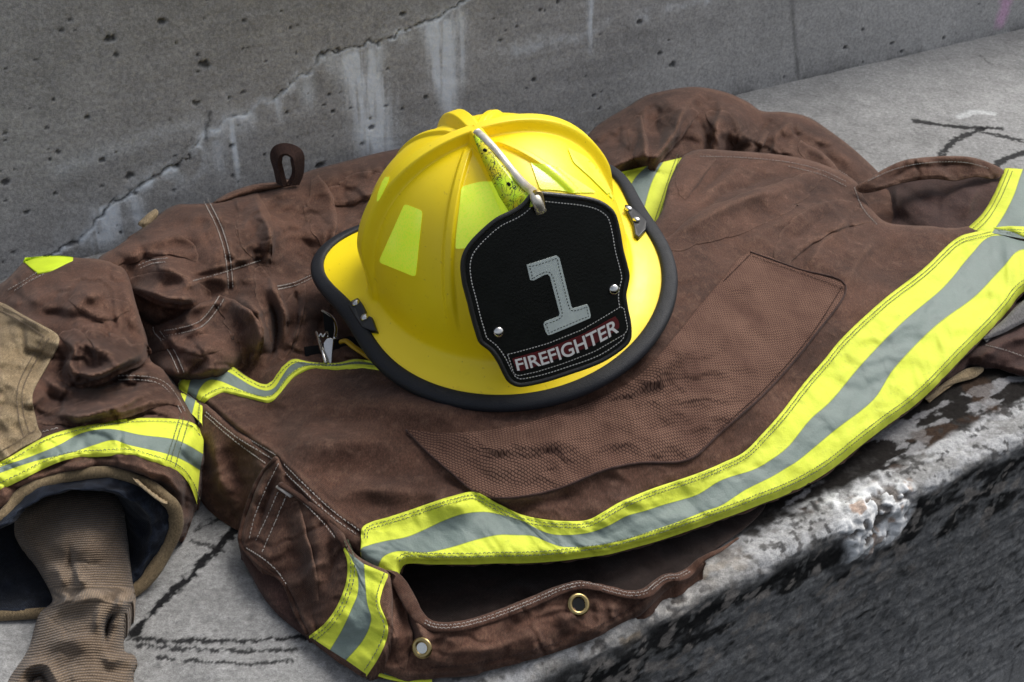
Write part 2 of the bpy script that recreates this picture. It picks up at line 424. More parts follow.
def sheet(name, outline, surf, mat, parent, step=2.4, drop=None, off=0.0, inset=2.5, sm=6, uvf=None):
    """drop: None = skirt down to the ledge, number = mm thickness of a free edge; callable(p)->mm"""
    out = smooth(outline, sm, True) if sm else np.asarray(outline, float)
    if surf.outline is None and surf.roll[0]: surf.outline = resample(out, step=6, closed=True)
    V, T, nx = fill(out, step)
    h = surf.H(V)+off
    W = at(V, h/1000)
    b = np.array(sorted(nx)); idx = {v: i for i, v in enumerate(b)}
    c = V.mean(0)
    # inward direction from neighbours on the loop
    prv = {y: x for x, y in nx.items()}
    tb = np.array([V[nx[i]]-V[prv.get(i, i)] for i in b]); tb /= np.linalg.norm(tb, axis=1)[:, None]+1e-9
    nrm = np.c_[tb[:, 1], -tb[:, 0]]
    test = inside(V[b]+nrm*3, out); nrm[~test] *= -1
    hb = h[b]
    if drop is None: dp = hb+1
    elif callable(drop): dp = np.minimum(drop(V[b]), hb+1)
    else: dp = np.minimum(np.full(len(b), float(drop)), hb+1)
    N = len(W)
    rings = []
    for fr, ins in ((.12, -.3), (.5, inset*.6), (1.0, inset*2)):
        hh = hb-dp*fr
        # keep ground position, only lower: shift inwards a bit
        base = at(V[b]+nrm*ins, hb/1000); base[:, 2] = hh/1000
        rings.append(base)
    allV = np.vstack([W]+rings); Fc = [T]
    nb = len(b)
    e0 = np.array([[i, nx[i]] for i in b]); ring_i = lambda k, v: N+k*nb+np.array([idx[x] for x in v])
    prev = (e0[:, 0], e0[:, 1])
    for k in range(3):
        cur = (ring_i(k, e0[:, 0]), ring_i(k, e0[:, 1]))
        Fc.append(np.c_[prev[1], prev[0], cur[0]]); Fc.append(np.c_[prev[1], cur[0], cur[1]])
        prev = cur
    Fc = np.vstack(Fc)
    uv = (allV[:, :2] if uvf is None else np.vstack([uvf(V)]+[uvf(V[b])]*3))
    return mesh(name, allV, Fc, mat, parent, uv=uv)
def strip(name, lines, surf, mat, parent, off=1.2, step=3, m=6, lift=0, puck=0, seed=3):
    """cloth band between four picture-space lines (outer, silver edge, silver edge, outer)"""
    L = [smooth(l, 6) for l in lines]
    n = int(max(np.linalg.norm(np.diff(l, axis=0), axis=1).sum() for l in L)/step)+2
    L = [resample(l, n) for l in L]; rows = []; vv = []
    for k in range(len(L)-1):
        for j in range(m):
            t = j/m; rows.append(L[k]*(1-t)+L[k+1]*t); vv.append((k+t)/(len(L)-1))
    rows.append(L[-1]); vv.append(1.0)
    R = np.array(rows); nv = len(rows)
    P = R.transpose(1, 0, 2).reshape(-1, 2)
    h = surf.H(P)+off
    if puck:
        u = np.repeat(np.arange(n)*step, nv); v = np.tile(vv, n)
        h = h+puck*fbm(u/14, v*2, seed, 3)*(1+np.abs(v-.5)*2)+lift
    W = at(P, h/1000)
    # short turned edges
    top = W.reshape(n, nv, 3); e0 = top[:, 0].copy(); e1 = top[:, -1].copy(); e0[:, 2] -= (off+.8)/1000; e1[:, 2] -= (off+.8)/1000
    top = np.concatenate([e0[:, None], top, e1[:, None]], 1); nv += 2
    vv = [0]+vv+[1]
    L0 = np.r_[0, np.cumsum(np.linalg.norm(np.diff(top[:, nv//2], axis=0), axis=1))]
    uv = np.stack([np.repeat(L0, nv), np.tile(vv, n)], 1)
    Fc = grid_faces(n, nv)
    o = mesh(name, top.reshape(-1, 3), Fc, mat, parent, uv=uv)
    return o, L
def stitches(lines, surf, mat, parent, off=.8, gap=3.4, ln=2.3, w=.42, name='stitching', jitter=.25, seed=1):
    """lines: picture-space polylines; real little thread stitches in one mesh"""
    rng = np.random.default_rng(seed); last = None
    for line in lines:
        V = []; Fc = []
        P = resample(smooth(line, 5), step=1.0); W = at(P, (surf.H(P)+off)/1000)
        L = np.r_[0, np.cumsum(np.linalg.norm(np.diff(W, axis=0), axis=1))]*1000
        s = 0
        while s+ln < L[-1]:
            a, b = s+rng.normal(0, jitter), s+ln+rng.normal(0, jitter)
            A, B = [np.array([np.interp(q, L, W[:, k]) for k in range(3)]) for q in (a, b)]
            d = B-A; nl = np.linalg.norm(d)
            if nl > 1e-5:
                d /= nl; sd = np.cross(d, [0, 0, 1.]); sd /= np.linalg.norm(sd)+1e-9
                ww = w/1000*rng.uniform(.8, 1.2); A = A+sd*rng.normal(0, .12)/1000; B = B+sd*rng.normal(0, .12)/1000
                Mi = (A+B)/2+np.array([0, 0, .0006]); i = len(V)
                V += [A-sd*ww*.6, A+sd*ww*.6, Mi-sd*ww, Mi+sd*ww, Mi+[0, 0, .0004], B-sd*ww*.6, B+sd*ww*.6, A-[0, 0, .0008], B-[0, 0, .0008]]
                Fc += [[i, i+4, i+1], [i, i+2, i+4], [i+1, i+4, i+3], [i+2, i+5, i+4], [i+5, i+6, i+4], [i+6, i+3, i+4], [i+7, i+2, i], [i+7, i+1, i+3], [i+8, i+5, i+2], [i+8, i+3, i+6]]
            s += gap
        if V: last = done(mesh(name, V, Fc, mat, parent, smooth_=False))
    return last
def offs(line, d):
    P = resample(smooth(line, 5), step=4); T = np.gradient(P, axis=0); T /= np.linalg.norm(T, axis=1)[:, None]+1e-9
    return P+np.c_[-T[:, 1], T[:, 0]]*d

import bmesh
class FoldH:
    outline = 1; roll = (0, 1)
    def __init__(s, base, edge, L, w, rw=5): s.b, s.e, s.L, s.w, s.rw = base, edge, L, w, rw
    def H(s, p):
        d, t, _ = segdist(p, s.e); tp = np.clip(np.minimum(t, 1-t)*2.8, 0, 1); tp = tp*tp*(3-2*tp)
        q = np.clip(d/s.rw, 0, 1)
        return s.b.H(p)+.4+tp*(s.L*np.exp(-(d/s.w)**1.7)-s.L*.45*(1-np.sqrt(np.clip(1-(1-q)**2, 0, 1))))
def fold_over(owner, surf, edge, side, L, w, mat, step=1.9):
    """a fold of the same cloth lying over itself: its free lip runs along edge"""
    E = resample(smooth(edge, 6), step=3); n = len(E)
    E = E+np.c_[fbm(E[:, 0]/13, E[:, 1]/13, 301, 2), fbm(E[:, 0]/13, E[:, 1]/13, 302, 2)]*2.2
    T = np.gradient(E, axis=0); T /= np.linalg.norm(T, axis=1)[:, None]; t = np.linspace(0, 1, n)
    wd_ = 2.5*w*np.sin(math.pi*np.clip(t, .02, .98))**.5+1.5
    B = E+np.c_[-T[:, 1], T[:, 0]]*side*wd_[:, None]
    poly = np.vstack([E, B[::-1]])
    lip = lambda p: np.where(segdist(p, E)[0] < 1.5, 3.2, .8)
    o = sheet('fold', poly, FoldH(surf, E, L, w), mat, None, step=step, sm=0, drop=lip, inset=-.2)
    bm = bmesh.new(); bm.from_mesh(owner.data); bm.from_mesh(o.data); bm.to_mesh(owner.data); bm.free()
    me = o.data; bpy.data.objects.remove(o); bpy.data.meshes.remove(me)
# ------------------------------------------------------------------ setting: wall and ledge
wa, wb = at((745, 93), 0)[0], at((1024, 28), 0)[0]
ea, eb = at((560, 662), 0)[0], at((1024, 437), 0)[0]
wd = (wb-wa)/np.linalg.norm(wb-wa); ed = (eb-ea)/np.linalg.norm(eb-ea)
wn = np.array([wd[1], -wd[0], 0])                   # towards the camera
wdi = wd; edi = ed
w0_ = at((0, 279), 0)[0]; wdl = (wa-w0_)/np.linalg.norm(wa-w0_); wnl = np.array([wdl[1], -wdl[0], 0])   # slight kink near the form joint
def wall_st(p):
    """picture point -> (s along wall, z)"""
    d = rays(p); t = ((wa-CAM)@wn)/(d@wn); W = CAM+d*t[:, None]
    t2 = ((wa-CAM)@wnl)/(d@wnl); W2 = CAM+d*t2[:, None]
    A, B = np.c_[(W-wa)@wd, W[:, 2]], np.c_[(W2-wa)@wdl, W2[:, 2]]
    return np.where(B[:, :1] < 0, B, A)
def axis(lo, hi, a, b, fine, coarse):
    return np.r_[np.arange(lo, a, coarse), np.arange(a, b, fine), np.arange(b, hi+coarse, coarse)]
# --- wall
S = axis(-2.4, 2.4, -1.05, .62, .0017, .02); Z = axis(-.03, .44, -.03, .42, .0017, .02)
SS, ZZ = np.meshgrid(S, Z, indexing='ij'); s_, z_ = SS.ravel(), ZZ.ravel(); q = np.c_[s_, z_]
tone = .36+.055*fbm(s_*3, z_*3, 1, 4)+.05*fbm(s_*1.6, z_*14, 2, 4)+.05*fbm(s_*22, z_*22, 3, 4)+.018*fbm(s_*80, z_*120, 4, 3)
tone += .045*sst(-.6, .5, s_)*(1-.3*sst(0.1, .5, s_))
tone = tone-.10*sst(.05, .45, z_)*sst(.3, -.6, s_)+.05*fbm(s_*5, z_*7, 9, 3)  # grime tone, with a dark upper-left vignette also painted into the colour
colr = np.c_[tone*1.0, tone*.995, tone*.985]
disp = .0010*fbm(s_*9, z_*12, 5, 4)+.0004*fbm(s_*90, z_*90, 6, 3)
# board marks, faint horizontal-ish lines in the cast surface
disp += .0005*fbm(s_*3, z_*60, 8, 3)
# the long crack with lime bloom
crack = wall_st([(40, 262), (72, 243), (95, 225), (110, 208), (122, 200), (135, 190), (160, 173), (178, 164), (190, 155), (200, 141), (212, 132), (228, 120), (245, 112), (262, 103), (280, 95), (292, 84), (300, 75), (312, 65), (330, 53), (350, 48), (366, 45), (385, 38), (410, 28), (430, 20), (450, 12), (475, -4)])
crack = resample(smooth(crack, 3), step=.006)
crack = crack+np.c_[fbm(crack[:, 0]*60, crack[:, 1]*60, 11, 3), fbm(crack[:, 0]*60, crack[:, 1]*60, 12, 3)]*.006
ws = .0035*np.c_[fbm(s_*160, z_*160, 13, 2), fbm(s_*160, z_*160, 14, 2)]
near = (s_ > crack[:, 0].min()-.1) & (s_ < crack[:, 0].max()+.1) & (z_ < crack[:, 1].max()+.1)
dc = np.full(len(q), 1.); tc_ = np.zeros(len(q)); sd_ = np.zeros(len(q))
dc[near], tc_[near], sd_[near] = segdist(q[near]+ws[near], crack)
cw = .0007+.0011*vn(tc_*30, tc_*0, 15)
cm = np.exp(-(dc/cw)**2)*sst(-.5, .1, fbm(s_*35, z_*35, 18, 3))
bloom_n = sst(-.1, .35, fbm(s_*40, z_*40, 16, 4)+.25*fbm(s_*8, z_*8, 17, 2))
halo = np.exp(-dc/.014)*(sd_*0+1)*bloom_n*.9
below = np.where(z_ < np.interp(s_, crack[:, 0], crack[:, 1]), 1., .3)
halo = np.clip(halo*below*(1-.4*tc_)+.55*np.exp(-(dc/.004)**2)*sst(-.4, .2, fbm(s_*60, z_*60, 19, 3)), 0, 1)
def drip(p0, p1, w0, w1, strength, seed):
    a, b = wall_st([p0, p1]); t = np.clip((a[1]-z_)/(a[1]-b[1]+1e-9), -.5, 1.6)
    cx = a[0]+(b[0]-a[0])*t+.004*fbm(z_*20, s_*0, seed, 2); w = (w0+(w1-w0)*np.clip(t, 0, 1))
    g = np.exp(-(np.abs(s_-cx)/w)**2.5)*sst(-.08, .06, t)*(1-sst(.55, 1.25, t))
    st = sst(-.85, .1, fbm(s_*190, z_*14, seed+1, 4)+.3*fbm(s_*60, z_*40, seed+2, 3))
    return np.clip(g*st*strength, 0, 1)
wh = halo*.8
for a in [((358, 52), (384, 165), .023, .023, 1.0, 20), ((376, 46), (372, 118), .012, .008, .7, 60), ((437, 22), (452, 118), .023, .010, .95, 23), ((456, 12), (462, 90), .012, .005, .5, 63), ((231, 118), (237, 178), .0035, .003, .8, 26), ((277, 98), (280, 122), .004, .003, .7, 29),
          ((589, -10), (592, 50), .005, .005, .55, 32), ((108, 206), (104, 250), .014, .02, .8, 35), ((215, 140), (222, 175), .012, .006, .3, 38), ((135, 195), (140, 232), .01, .006, .5, 41), ((305, 72), (308, 110), .012, .006, .4, 44), ((330, 55), (335, 80), .01, .006, .3, 47)]:
    wh = np.maximum(wh, drip(*a))
lb = wall_st([(500, 55), (600, 28), (720, -8)]); lb = smooth(lb, 4)
dl, _, _ = segdist(q+ws*2, lb); wh = np.maximum(wh, .30*np.exp(-(dl/.008)**2)*sst(-.3, .3, fbm(s_*30, z_*30, 50, 3)))
lb = smooth(wall_st([(60, 170), (140, 140), (200, 122)]), 4); dl, _, _ = segdist(q, lb); wh = np.maximum(wh, .16*np.exp(-(dl/.01)**2))
white = np.c_[.80+0*s_, .86+0*s_, .92+0*s_]
wh = np.clip(wh*1.45, 0, .95)
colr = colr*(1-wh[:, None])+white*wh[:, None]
dk = cm*.85
# side crack
lb = smooth(wall_st([(210, 112), (209, 125), (207, 138)]), 3); dl, _, _ = segdist(q+ws, lb); dk = np.maximum(dk, .7*np.exp(-(dl/.0022)**2))
# form joint, stain beside it, darker foot of the wall
j = wall_st([(790, -20), (798, 75)]); cxj = j[0, 0]+(z_-j[0, 1])*(j[1, 0]-j[0, 0])/(j[1, 1]-j[0, 1])
jm = np.exp(-(np.abs(s_-cxj)/.004)**1.5)*(.45+.4*fbm(s_*30, z_*30, 51, 3)); dk = np.maximum(dk, np.clip(jm, 0, .7))
dk = np.maximum(dk, .3*np.exp(-(np.abs(s_-cxj+.03)/.035)**2)*sst(-.4, .5, fbm(s_*18, z_*9, 52, 3)))
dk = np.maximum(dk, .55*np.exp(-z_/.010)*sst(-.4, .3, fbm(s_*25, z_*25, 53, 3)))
disp -= .003*cm
# bug holes
rng = np.random.default_rng(5)
cell = .02
def put_hole(cx, cz, rx, rz, dep):
    global dk, disp
    i0, i1 = np.searchsorted(S, [cx-rx*3, cx+rx*3]); k0, k1 = np.searchsorted(Z, [cz-rz*3, cz+rz*3])
    if i1 <= i0 or k1 <= k0: return
    I = (np.arange(i0, i1)[:, None]*len(Z)+np.arange(k0, k1)[None]).ravel()
    x = (s_[I]-cx)/rx; y = (z_[I]-cz)/rz
    r = x*x+y*y+.9*fbm(s_[I]*300, z_[I]*300, 55, 2)
    g = 1-sst(.5, 1.4, r)
    disp[I] -= dep*g; dk[I] = np.maximum(dk[I], g*.78)
for k in range(400):
    cx, cz = rng.uniform(-1.05, .6), rng.uniform(.0, .42)
    if rng.random() > .35+.65*sst(-.2, -.7, cx): continue
    r = rng.choice([.0011, .0016, .0024, .0036], p=[.5, .3, .15, .05])*rng.uniform(.8, 1.2)
    put_hole(cx, cz, r*rng.uniform(1, 1.7), r*rng.uniform(.8, 1.1), .0006+r*.7)
for px, py, r in [(196, 103, 3.2), (243, 92, 2.5), (116, 55, 2.5), (204, 18, 2), (244, 20, 2), (386, 106, 2), (372, 128, 2.6), (425, 97, 2.4), (329, 95, 2.2), (320, 166, 4), (362, 144, 2), (130, 176, 4.5), (102, 160, 3), (47, 128, 2), (135, 193, 2.5), (233, 176, 2.2), (58, 152, 2.5), (174, 190, 2), (672, 65, 3), (640, 22, 2.5), (660, 53, 2), (540, 10, 2), (35, 60, 2.2), (75, 30, 1.8), (290, 28, 1.8), (5, 182, 4)]:
    a, b = wall_st([(px, py), (px+r, py)]); r = b[0]-a[0]
    put_hole(a[0], a[1], r*1.15, r*.8, r*.5)
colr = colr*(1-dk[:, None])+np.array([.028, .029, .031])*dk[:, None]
pk = wall_st([(1004, -12), (1006, 4), (1001, 20)]); dl, _, _ = segdist(q+ws, smooth(pk, 4)); pm = np.clip(1.3-dl/.013, 0, 1)[:, None]*.8
colr = colr*(1-pm)+np.array([.62, .38, .56])*pm
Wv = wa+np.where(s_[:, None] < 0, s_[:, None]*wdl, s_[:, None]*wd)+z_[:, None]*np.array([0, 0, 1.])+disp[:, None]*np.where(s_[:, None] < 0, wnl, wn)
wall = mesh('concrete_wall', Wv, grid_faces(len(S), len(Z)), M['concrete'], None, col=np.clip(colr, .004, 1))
tag(wall, 'cracked grey concrete wall with white drip stains behind the coat', 'wall')

# --- ledge: top, worn arris, face
U = axis(-2.2, 2.6, -.62, 1.28, .0019, .03)
# u runs along the front edge; the top spans edge->wall
n_top, n_arc, n_face = 470, 26, 250
R0 = .013
T = np.r_[np.linspace(1, 0, n_top)]
UU, KK = np.meshgrid(U, np.arange(n_top+n_arc+n_face), indexing='ij'); u_ = UU.ravel(); k_ = KK.ravel()
E0 = ea+u_[:, None]*ed
en = np.array([ed[1], -ed[0], 0])                     # outward from the edge (towards the camera)
# matching wall foot point: along -en until the wall plane
dist = ((wa-E0)@wn)/(-en@wn)                           # distance from edge to wall along -en
dist = np.maximum(dist, .05)+.01
tt = np.clip(k_/(n_top-1), 0, 1); arc = np.clip((k_-(n_top-1))/n_arc, 0, 1)*math.pi/2; fc = np.clip((k_-(n_top+n_arc-1))/n_face, 0, 1)
dpth = .30*np.minimum(fc/.9, 1)+.45*np.clip((fc-.9)/.1, 0, 1)
inn = (dist-R0)*(1-tt**.8)+R0                          # distance in from the edge line
pos_in = np.where(arc > 0, R0*(1-np.sin(arc)), inn)
zz = np.where(arc > 0, -R0*(1-np.cos(arc)), 0)-dpth
run = np.where(arc > 0, -(R0*arc)-dpth, inn-R0)       # signed arclength across the arris (+ on top)
X = E0-pos_in[:, None]*en; X[:, 2] += zz
nr = np.zeros_like(X); nr[:, 2] = np.cos(arc); nr += np.sin(arc)[:, None]*en
gx, gy = X[:, 0], X[:, 1]; a_, b_ = u_, run
on_top = sst(-.002, .01, run)
n1 = fbm(a_*7, b_*7, 101, 5); n2 = fbm(a_*40, b_*40, 102, 4); n3 = fbm(a_*160, b_*160, 103, 3); n4 = fbm(a_*18, b_*55, 104, 5)
tone = .235+.055*n1+.05*n2+.05*n3
right_back = sst(.35, .8, gx*.5+(gy-1.1)*.6); tone += .05*right_back
tone += .02
C = np.c_[tone, tone*1.0, tone*.985]
dsp = .0008*n2+.0005*n3+.0014*n1*on_top
def paint(mask, c):
    global C
    mask = np.clip(mask, 0, 1)[:, None]; C = C*(1-mask)+np.array(c)*mask
# marker/paint strokes on top
G = np.c_[gx, gy]; wob = .0035*np.c_[fbm(gx*260, gy*260, 110, 3), fbm(gx*260, gy*260, 111, 3)]
tm = run > .004
def stroke(pts, w, strength=.9, brk=.15, seed=0):
    L = at(smooth(pts, 4), 0)[:, :2]; lo, hi = L.min(0)-.02, L.max(0)+.02
    m = tm & (gx > lo[0]) & (gx < hi[0]) & (gy > lo[1]) & (gy < hi[1])
    if not m.any(): return
    d, t, _ = segdist(G[m]+wob[m], L); d = d/(w*(.7+.6*vn(t*22, t*0, 120+seed)))
    k = np.zeros(len(gx)); k[m] = (1-sst(.6, 1.1, d))*strength*sst(brk-.35, brk, fbm(gx[m]*130, gy[m]*130, 122+seed, 4)+.25)
    paint(k, (.012, .012, .013))
stroke([(250, 515), (222, 543), (190, 575), (160, 603), (134, 632)], .0042, 1.0, -.15, 1)
stroke([(178, 536), (205, 524), (230, 514), (262, 505)], .0035, .9, .3, 2)
stroke([(190, 540), (210, 546), (222, 552)], .002, .8, .3, 3)
stroke([(134, 638), (190, 641), (250, 640), (310, 637)], .0024, .95, .08, 4)
stroke([(140, 645), (190, 649), (250, 651), (305, 648)], .0020, .9, .12, 5)
stroke([(155, 656), (200, 661), (240, 664), (290, 660)], .0022, .9, .18, 6)
stroke([(916, 121), (950, 126), (1000, 129)], .0062, .9, -.25, 7)
stroke([(985, 128), (955, 140), (942, 155), (944, 168)], .0055, .9, -.2, 8)
stroke([(983, 133), (1005, 137), (1035, 144)], .0055, .85, -.2, 9)
stroke([(990, 178), (1000, 162), (1030, 151)], .006, .9, -.2, 10)
stroke([(978, 52), (988, 62), (996, 66)], .0025, .4, .2, 11)
L = at([(960, 117), (975, 112), (992, 114)], 0)[:, :2]; d, _, _ = segdist(G+wob, L); paint((1-sst(.4, 1.1, d/.008))*.6*tm, (.6, .62, .62))
# dark weathering on the strip of ledge in front of the coat
pdark = at([(640, 600), (1024, 350)], 0)
ax = sst(-.08, .12, a_)*(1-.15*sst(.7, .9, a_))
soot = sst(-.40, -.05, n4+.35*n2+.30*sst(.25, .05, run)+.12)*sst(.34, .2, run)*sst(.010, .024, run+.012*n2)*ax
paint(soot*.99, (.010, .0085, .0075))
pat = sst(.24, .32, fbm(a_*20, b_*55, 130, 5)+.12*n3)*sst(.13, .05, run)*sst(.0, .01, run)
paint(pat*.6*ax, (.33, .33, .34))
rust = sst(.18, .4, fbm(a_*30, b_*40, 131, 4))*sst(.2, .05, run)*on_top; paint(rust*.5*ax, (.06, .035, .022))
# pale worn arris
wn_ = fbm(a_*26, b_*70, 132, 5)
arr = sst(-.026, -.008, run+.012*wn_)*(1-sst(.014, .024, run+.02*fbm(a_*14, b_*30, 133, 4)))
arr *= sst(-.30, .15, wn_+.35*n3+.12)
paint(arr*.92, np.array([.40, .405, .41]))
dsp += arr*.0012*n3
specks = sst(.22, .4, fbm(a_*130, b_*130, 134, 3))*sst(-.04, -.01, run)*(1-sst(.03, .05, run)); paint(specks*.8, (.03, .028, .027))
# exposed aggregate stretch
ag = at((655, 622), 0)[0]; ua = (ag-ea)@ed
agm = np.exp(-((a_-ua)/.075)**2)*sst(-.038, -.008, run+.014*wn_)*(1-sst(.025, .045, run))
av = fbm(a_*95, b_*95, 135, 3); agc = np.array([.42, .40, .37])[None]*(1+.5*av)[:, None]
C = C*(1-np.clip(agm*1.1, 0, 1)[:, None])+agc*np.clip(agm*1.1, 0, 1)[:, None]
ho = sst(.2, .36, fbm(a_*75, b_*75, 136, 3))*agm; paint(ho*.9, (.05, .04, .034)); paint(sst(.3, .5, fbm(a_*60, b_*60, 137, 3))*agm*.6, (.38, .27, .15))
dsp += agm*(.0025*av-.002*ho)
# sooty face with brushed streaks
fm = sst(-.010, -.030, run+.010*wn_)
fd = -run
gray = .23+.05*fbm(a_*4, b_*4, 140, 3)+.07*fbm(a_*30, b_*110-a_*3, 141, 5)+.03*n3+.02*n2
gray = gray*(.75+.5*sst(.05, .5, fd))
Cf = np.c_[gray*.99, gray, gray*1.0]
C = C*(1-fm[:, None])+Cf*fm[:, None]
blk = fm*sst(-.15, .28, fbm(a_*30, b_*90-a_*3, 142, 5)+.85*(1-sst(.015, .11+.05*n1, fd))-.47+.2*n2+.15*n3+.40*(1-sst(-.1, .25, a_)))
paint(blk*.95, (.010, .010, .010))
pores = fm*sst(.30, .42, fbm(a_*140, b_*140, 146, 3)); paint(pores*.5, (.03, .03, .03)); paint(fm*sst(.34, .46, fbm(a_*120, b_*120, 147, 3))*.3, (.33, .33, .32))
bits = fm*sst(.2, .3, fbm(a_*75, b_*85, 143, 4))*(1-sst(.06, .14, fd)); paint(bits*.8, (.24, .22, .2))
dsp += fm*(.0010*fbm(a_*14, b_*95-a_*3, 144, 3)+.0004*fbm(a_*60, b_*300, 145, 3)+.0003*n3)
# spalled patch with a raised rough scab
sc = at((906, 522), 0)[0]; us = (sc-ea)@ed-.006
rs = np.sqrt(((a_-us)/.046)**2+((run+.014)/.038)**2)+.45*fbm(a_*38, b_*38, 150, 4)
sm_ = 1-sst(.75, 1.05, rs)
sv = fbm(a_*85, b_*85, 151, 4)
C = C*(1-sm_[:, None])+(np.array([.72, .73, .73])[None]*(1+.5*sv)[:, None])*sm_[:, None]
pits = sst(.16, .3, fbm(a_*110, b_*110, 152, 3))*sm_; paint(pits*.85, (.08, .06, .045)); paint(sst(.27, .4, fbm(a_*70, b_*70, 153, 3))*sm_*.6, (.35, .18, .08))
dsp += sm_*(.0015+.0035*fbm(a_*28, b_*28, 154, 3)+.0035*sv+.002*fbm(a_*220, b_*220, 155, 3))-.003*pits
rim_ = np.exp(-((rs-1.12)/.1)**2)*fm; paint(rim_*.6, (.01, .01, .01))
# small pebbly grit on top
grit = sst(.34, .5, fbm(a_*210, b_*210, 160, 2))*on_top; dsp += grit*.0005
X = X+dsp[:, None]*nr
ledge = mesh('ledge', X, grid_faces(len(U), n_top+n_arc+n_face)[:, ::-1], M['concrete'], None, col=np.clip(C, .004, .9))
tag(ledge, kind='structure')
# ------------------------------------------------------------------ the coat
coat = empty('firefighter_coat', tuple(at((450, 420), 0)[0]))
tag(coat, 'brown firefighter coat with lime and silver reflective bands spread on the concrete ledge', 'coat')
CI = Matrix.Translation(-coat.location)
def done(o):
    if o is None: return None
    """keep world placement when parented under the coat's Empty"""
    r = o
    o.matrix_parent_inverse = CI if o.parent is coat else Matrix.Identity(4)
    return r

# ---- far (right) sleeve folded behind the helmet
o_back = [(540, 175), (575, 152), (592, 130), (608, 118), (627, 107), (645, 96), (668, 90), (690, 87), (707, 88), (728, 93), (748, 102), (762, 111), (785, 112), (808, 117), (830, 131), (850, 146), (868, 162), (882, 176), (905, 200), (900, 240), (820, 260), (720, 250), (660, 262), (600, 262), (545, 240)]
s_back = Surf([(540, 180, 60), (600, 135, 60), (640, 110, 72), (690, 100, 80), (740, 110, 70), (775, 125, 50), (820, 135, 45), (870, 175, 28), (900, 210, 25), (640, 170, 72), (700, 150, 70), (740, 160, 48), (800, 165, 42), (600, 200, 60), (660, 220, 60), (760, 220, 40), (850, 220, 30), (715, 125, 72)],
    [([(642, 96), (644, 120), (647, 145), (650, 170)], 11, 6, 'r'), ([(704, 88), (690, 101), (678, 122), (662, 148), (645, 176)], 15, 6, 'r'), ([(686, 108), (701, 124), (707, 142), (698, 158), (678, 172)], -13, 6, 'c'), ([(652, 112), (660, 135), (658, 158)], -9, 7, 'c'),
     ([(712, 90), (718, 108), (714, 132), (724, 156)], 10, 6, 'l'), ([(778, 112), (762, 132), (750, 150), (745, 165)], -17, 7, 'c'), ([(796, 114), (776, 136), (766, 160)], 9, 7, 'l'), ([(745, 106), (738, 128), (744, 150)], 6, 9), ([(600, 176), (625, 162), (650, 155), (668, 158)], 9, 5, 'l'), ([(600, 186), (630, 172), (658, 167)], -12, 5, 'c'),
     ([(616, 116), (620, 138), (632, 160)], 5, 9), ([(820, 128), (842, 152), (862, 174)], 6, 8), ([(806, 132), (822, 150), (838, 168)], -7, 7, 'c'), ([(612, 140), (625, 150), (640, 152)], -6, 5, 'c')],
    noise=.9, seed=21, cr=2.3, roll=(22, 16))
back = done(sheet('far_sleeve', o_back, s_back, M['brown'], coat, step=2.2))
o, L = strip('reflective_trim', [[(621, 172), (612, 184), (600, 205)], [(647, 166), (632, 183), (622, 215)], [(663, 162), (651, 184), (640, 225)], [(684, 157), (675, 182), (661, 224)]],
    s_back, M['trim'], back, off=1.4, puck=.6, lift=.5)
o['label'] = 'short band end showing beside the helmet brim'
done(stitches([offs(L[3], 4), offs(L[3], 7)], s_back, M['thread_grey'], back, off=2.6, name='trim_stitching'))
done(stitches([[(800, 160), (830, 166), (848, 176)]], s_back, M['thread'], back))

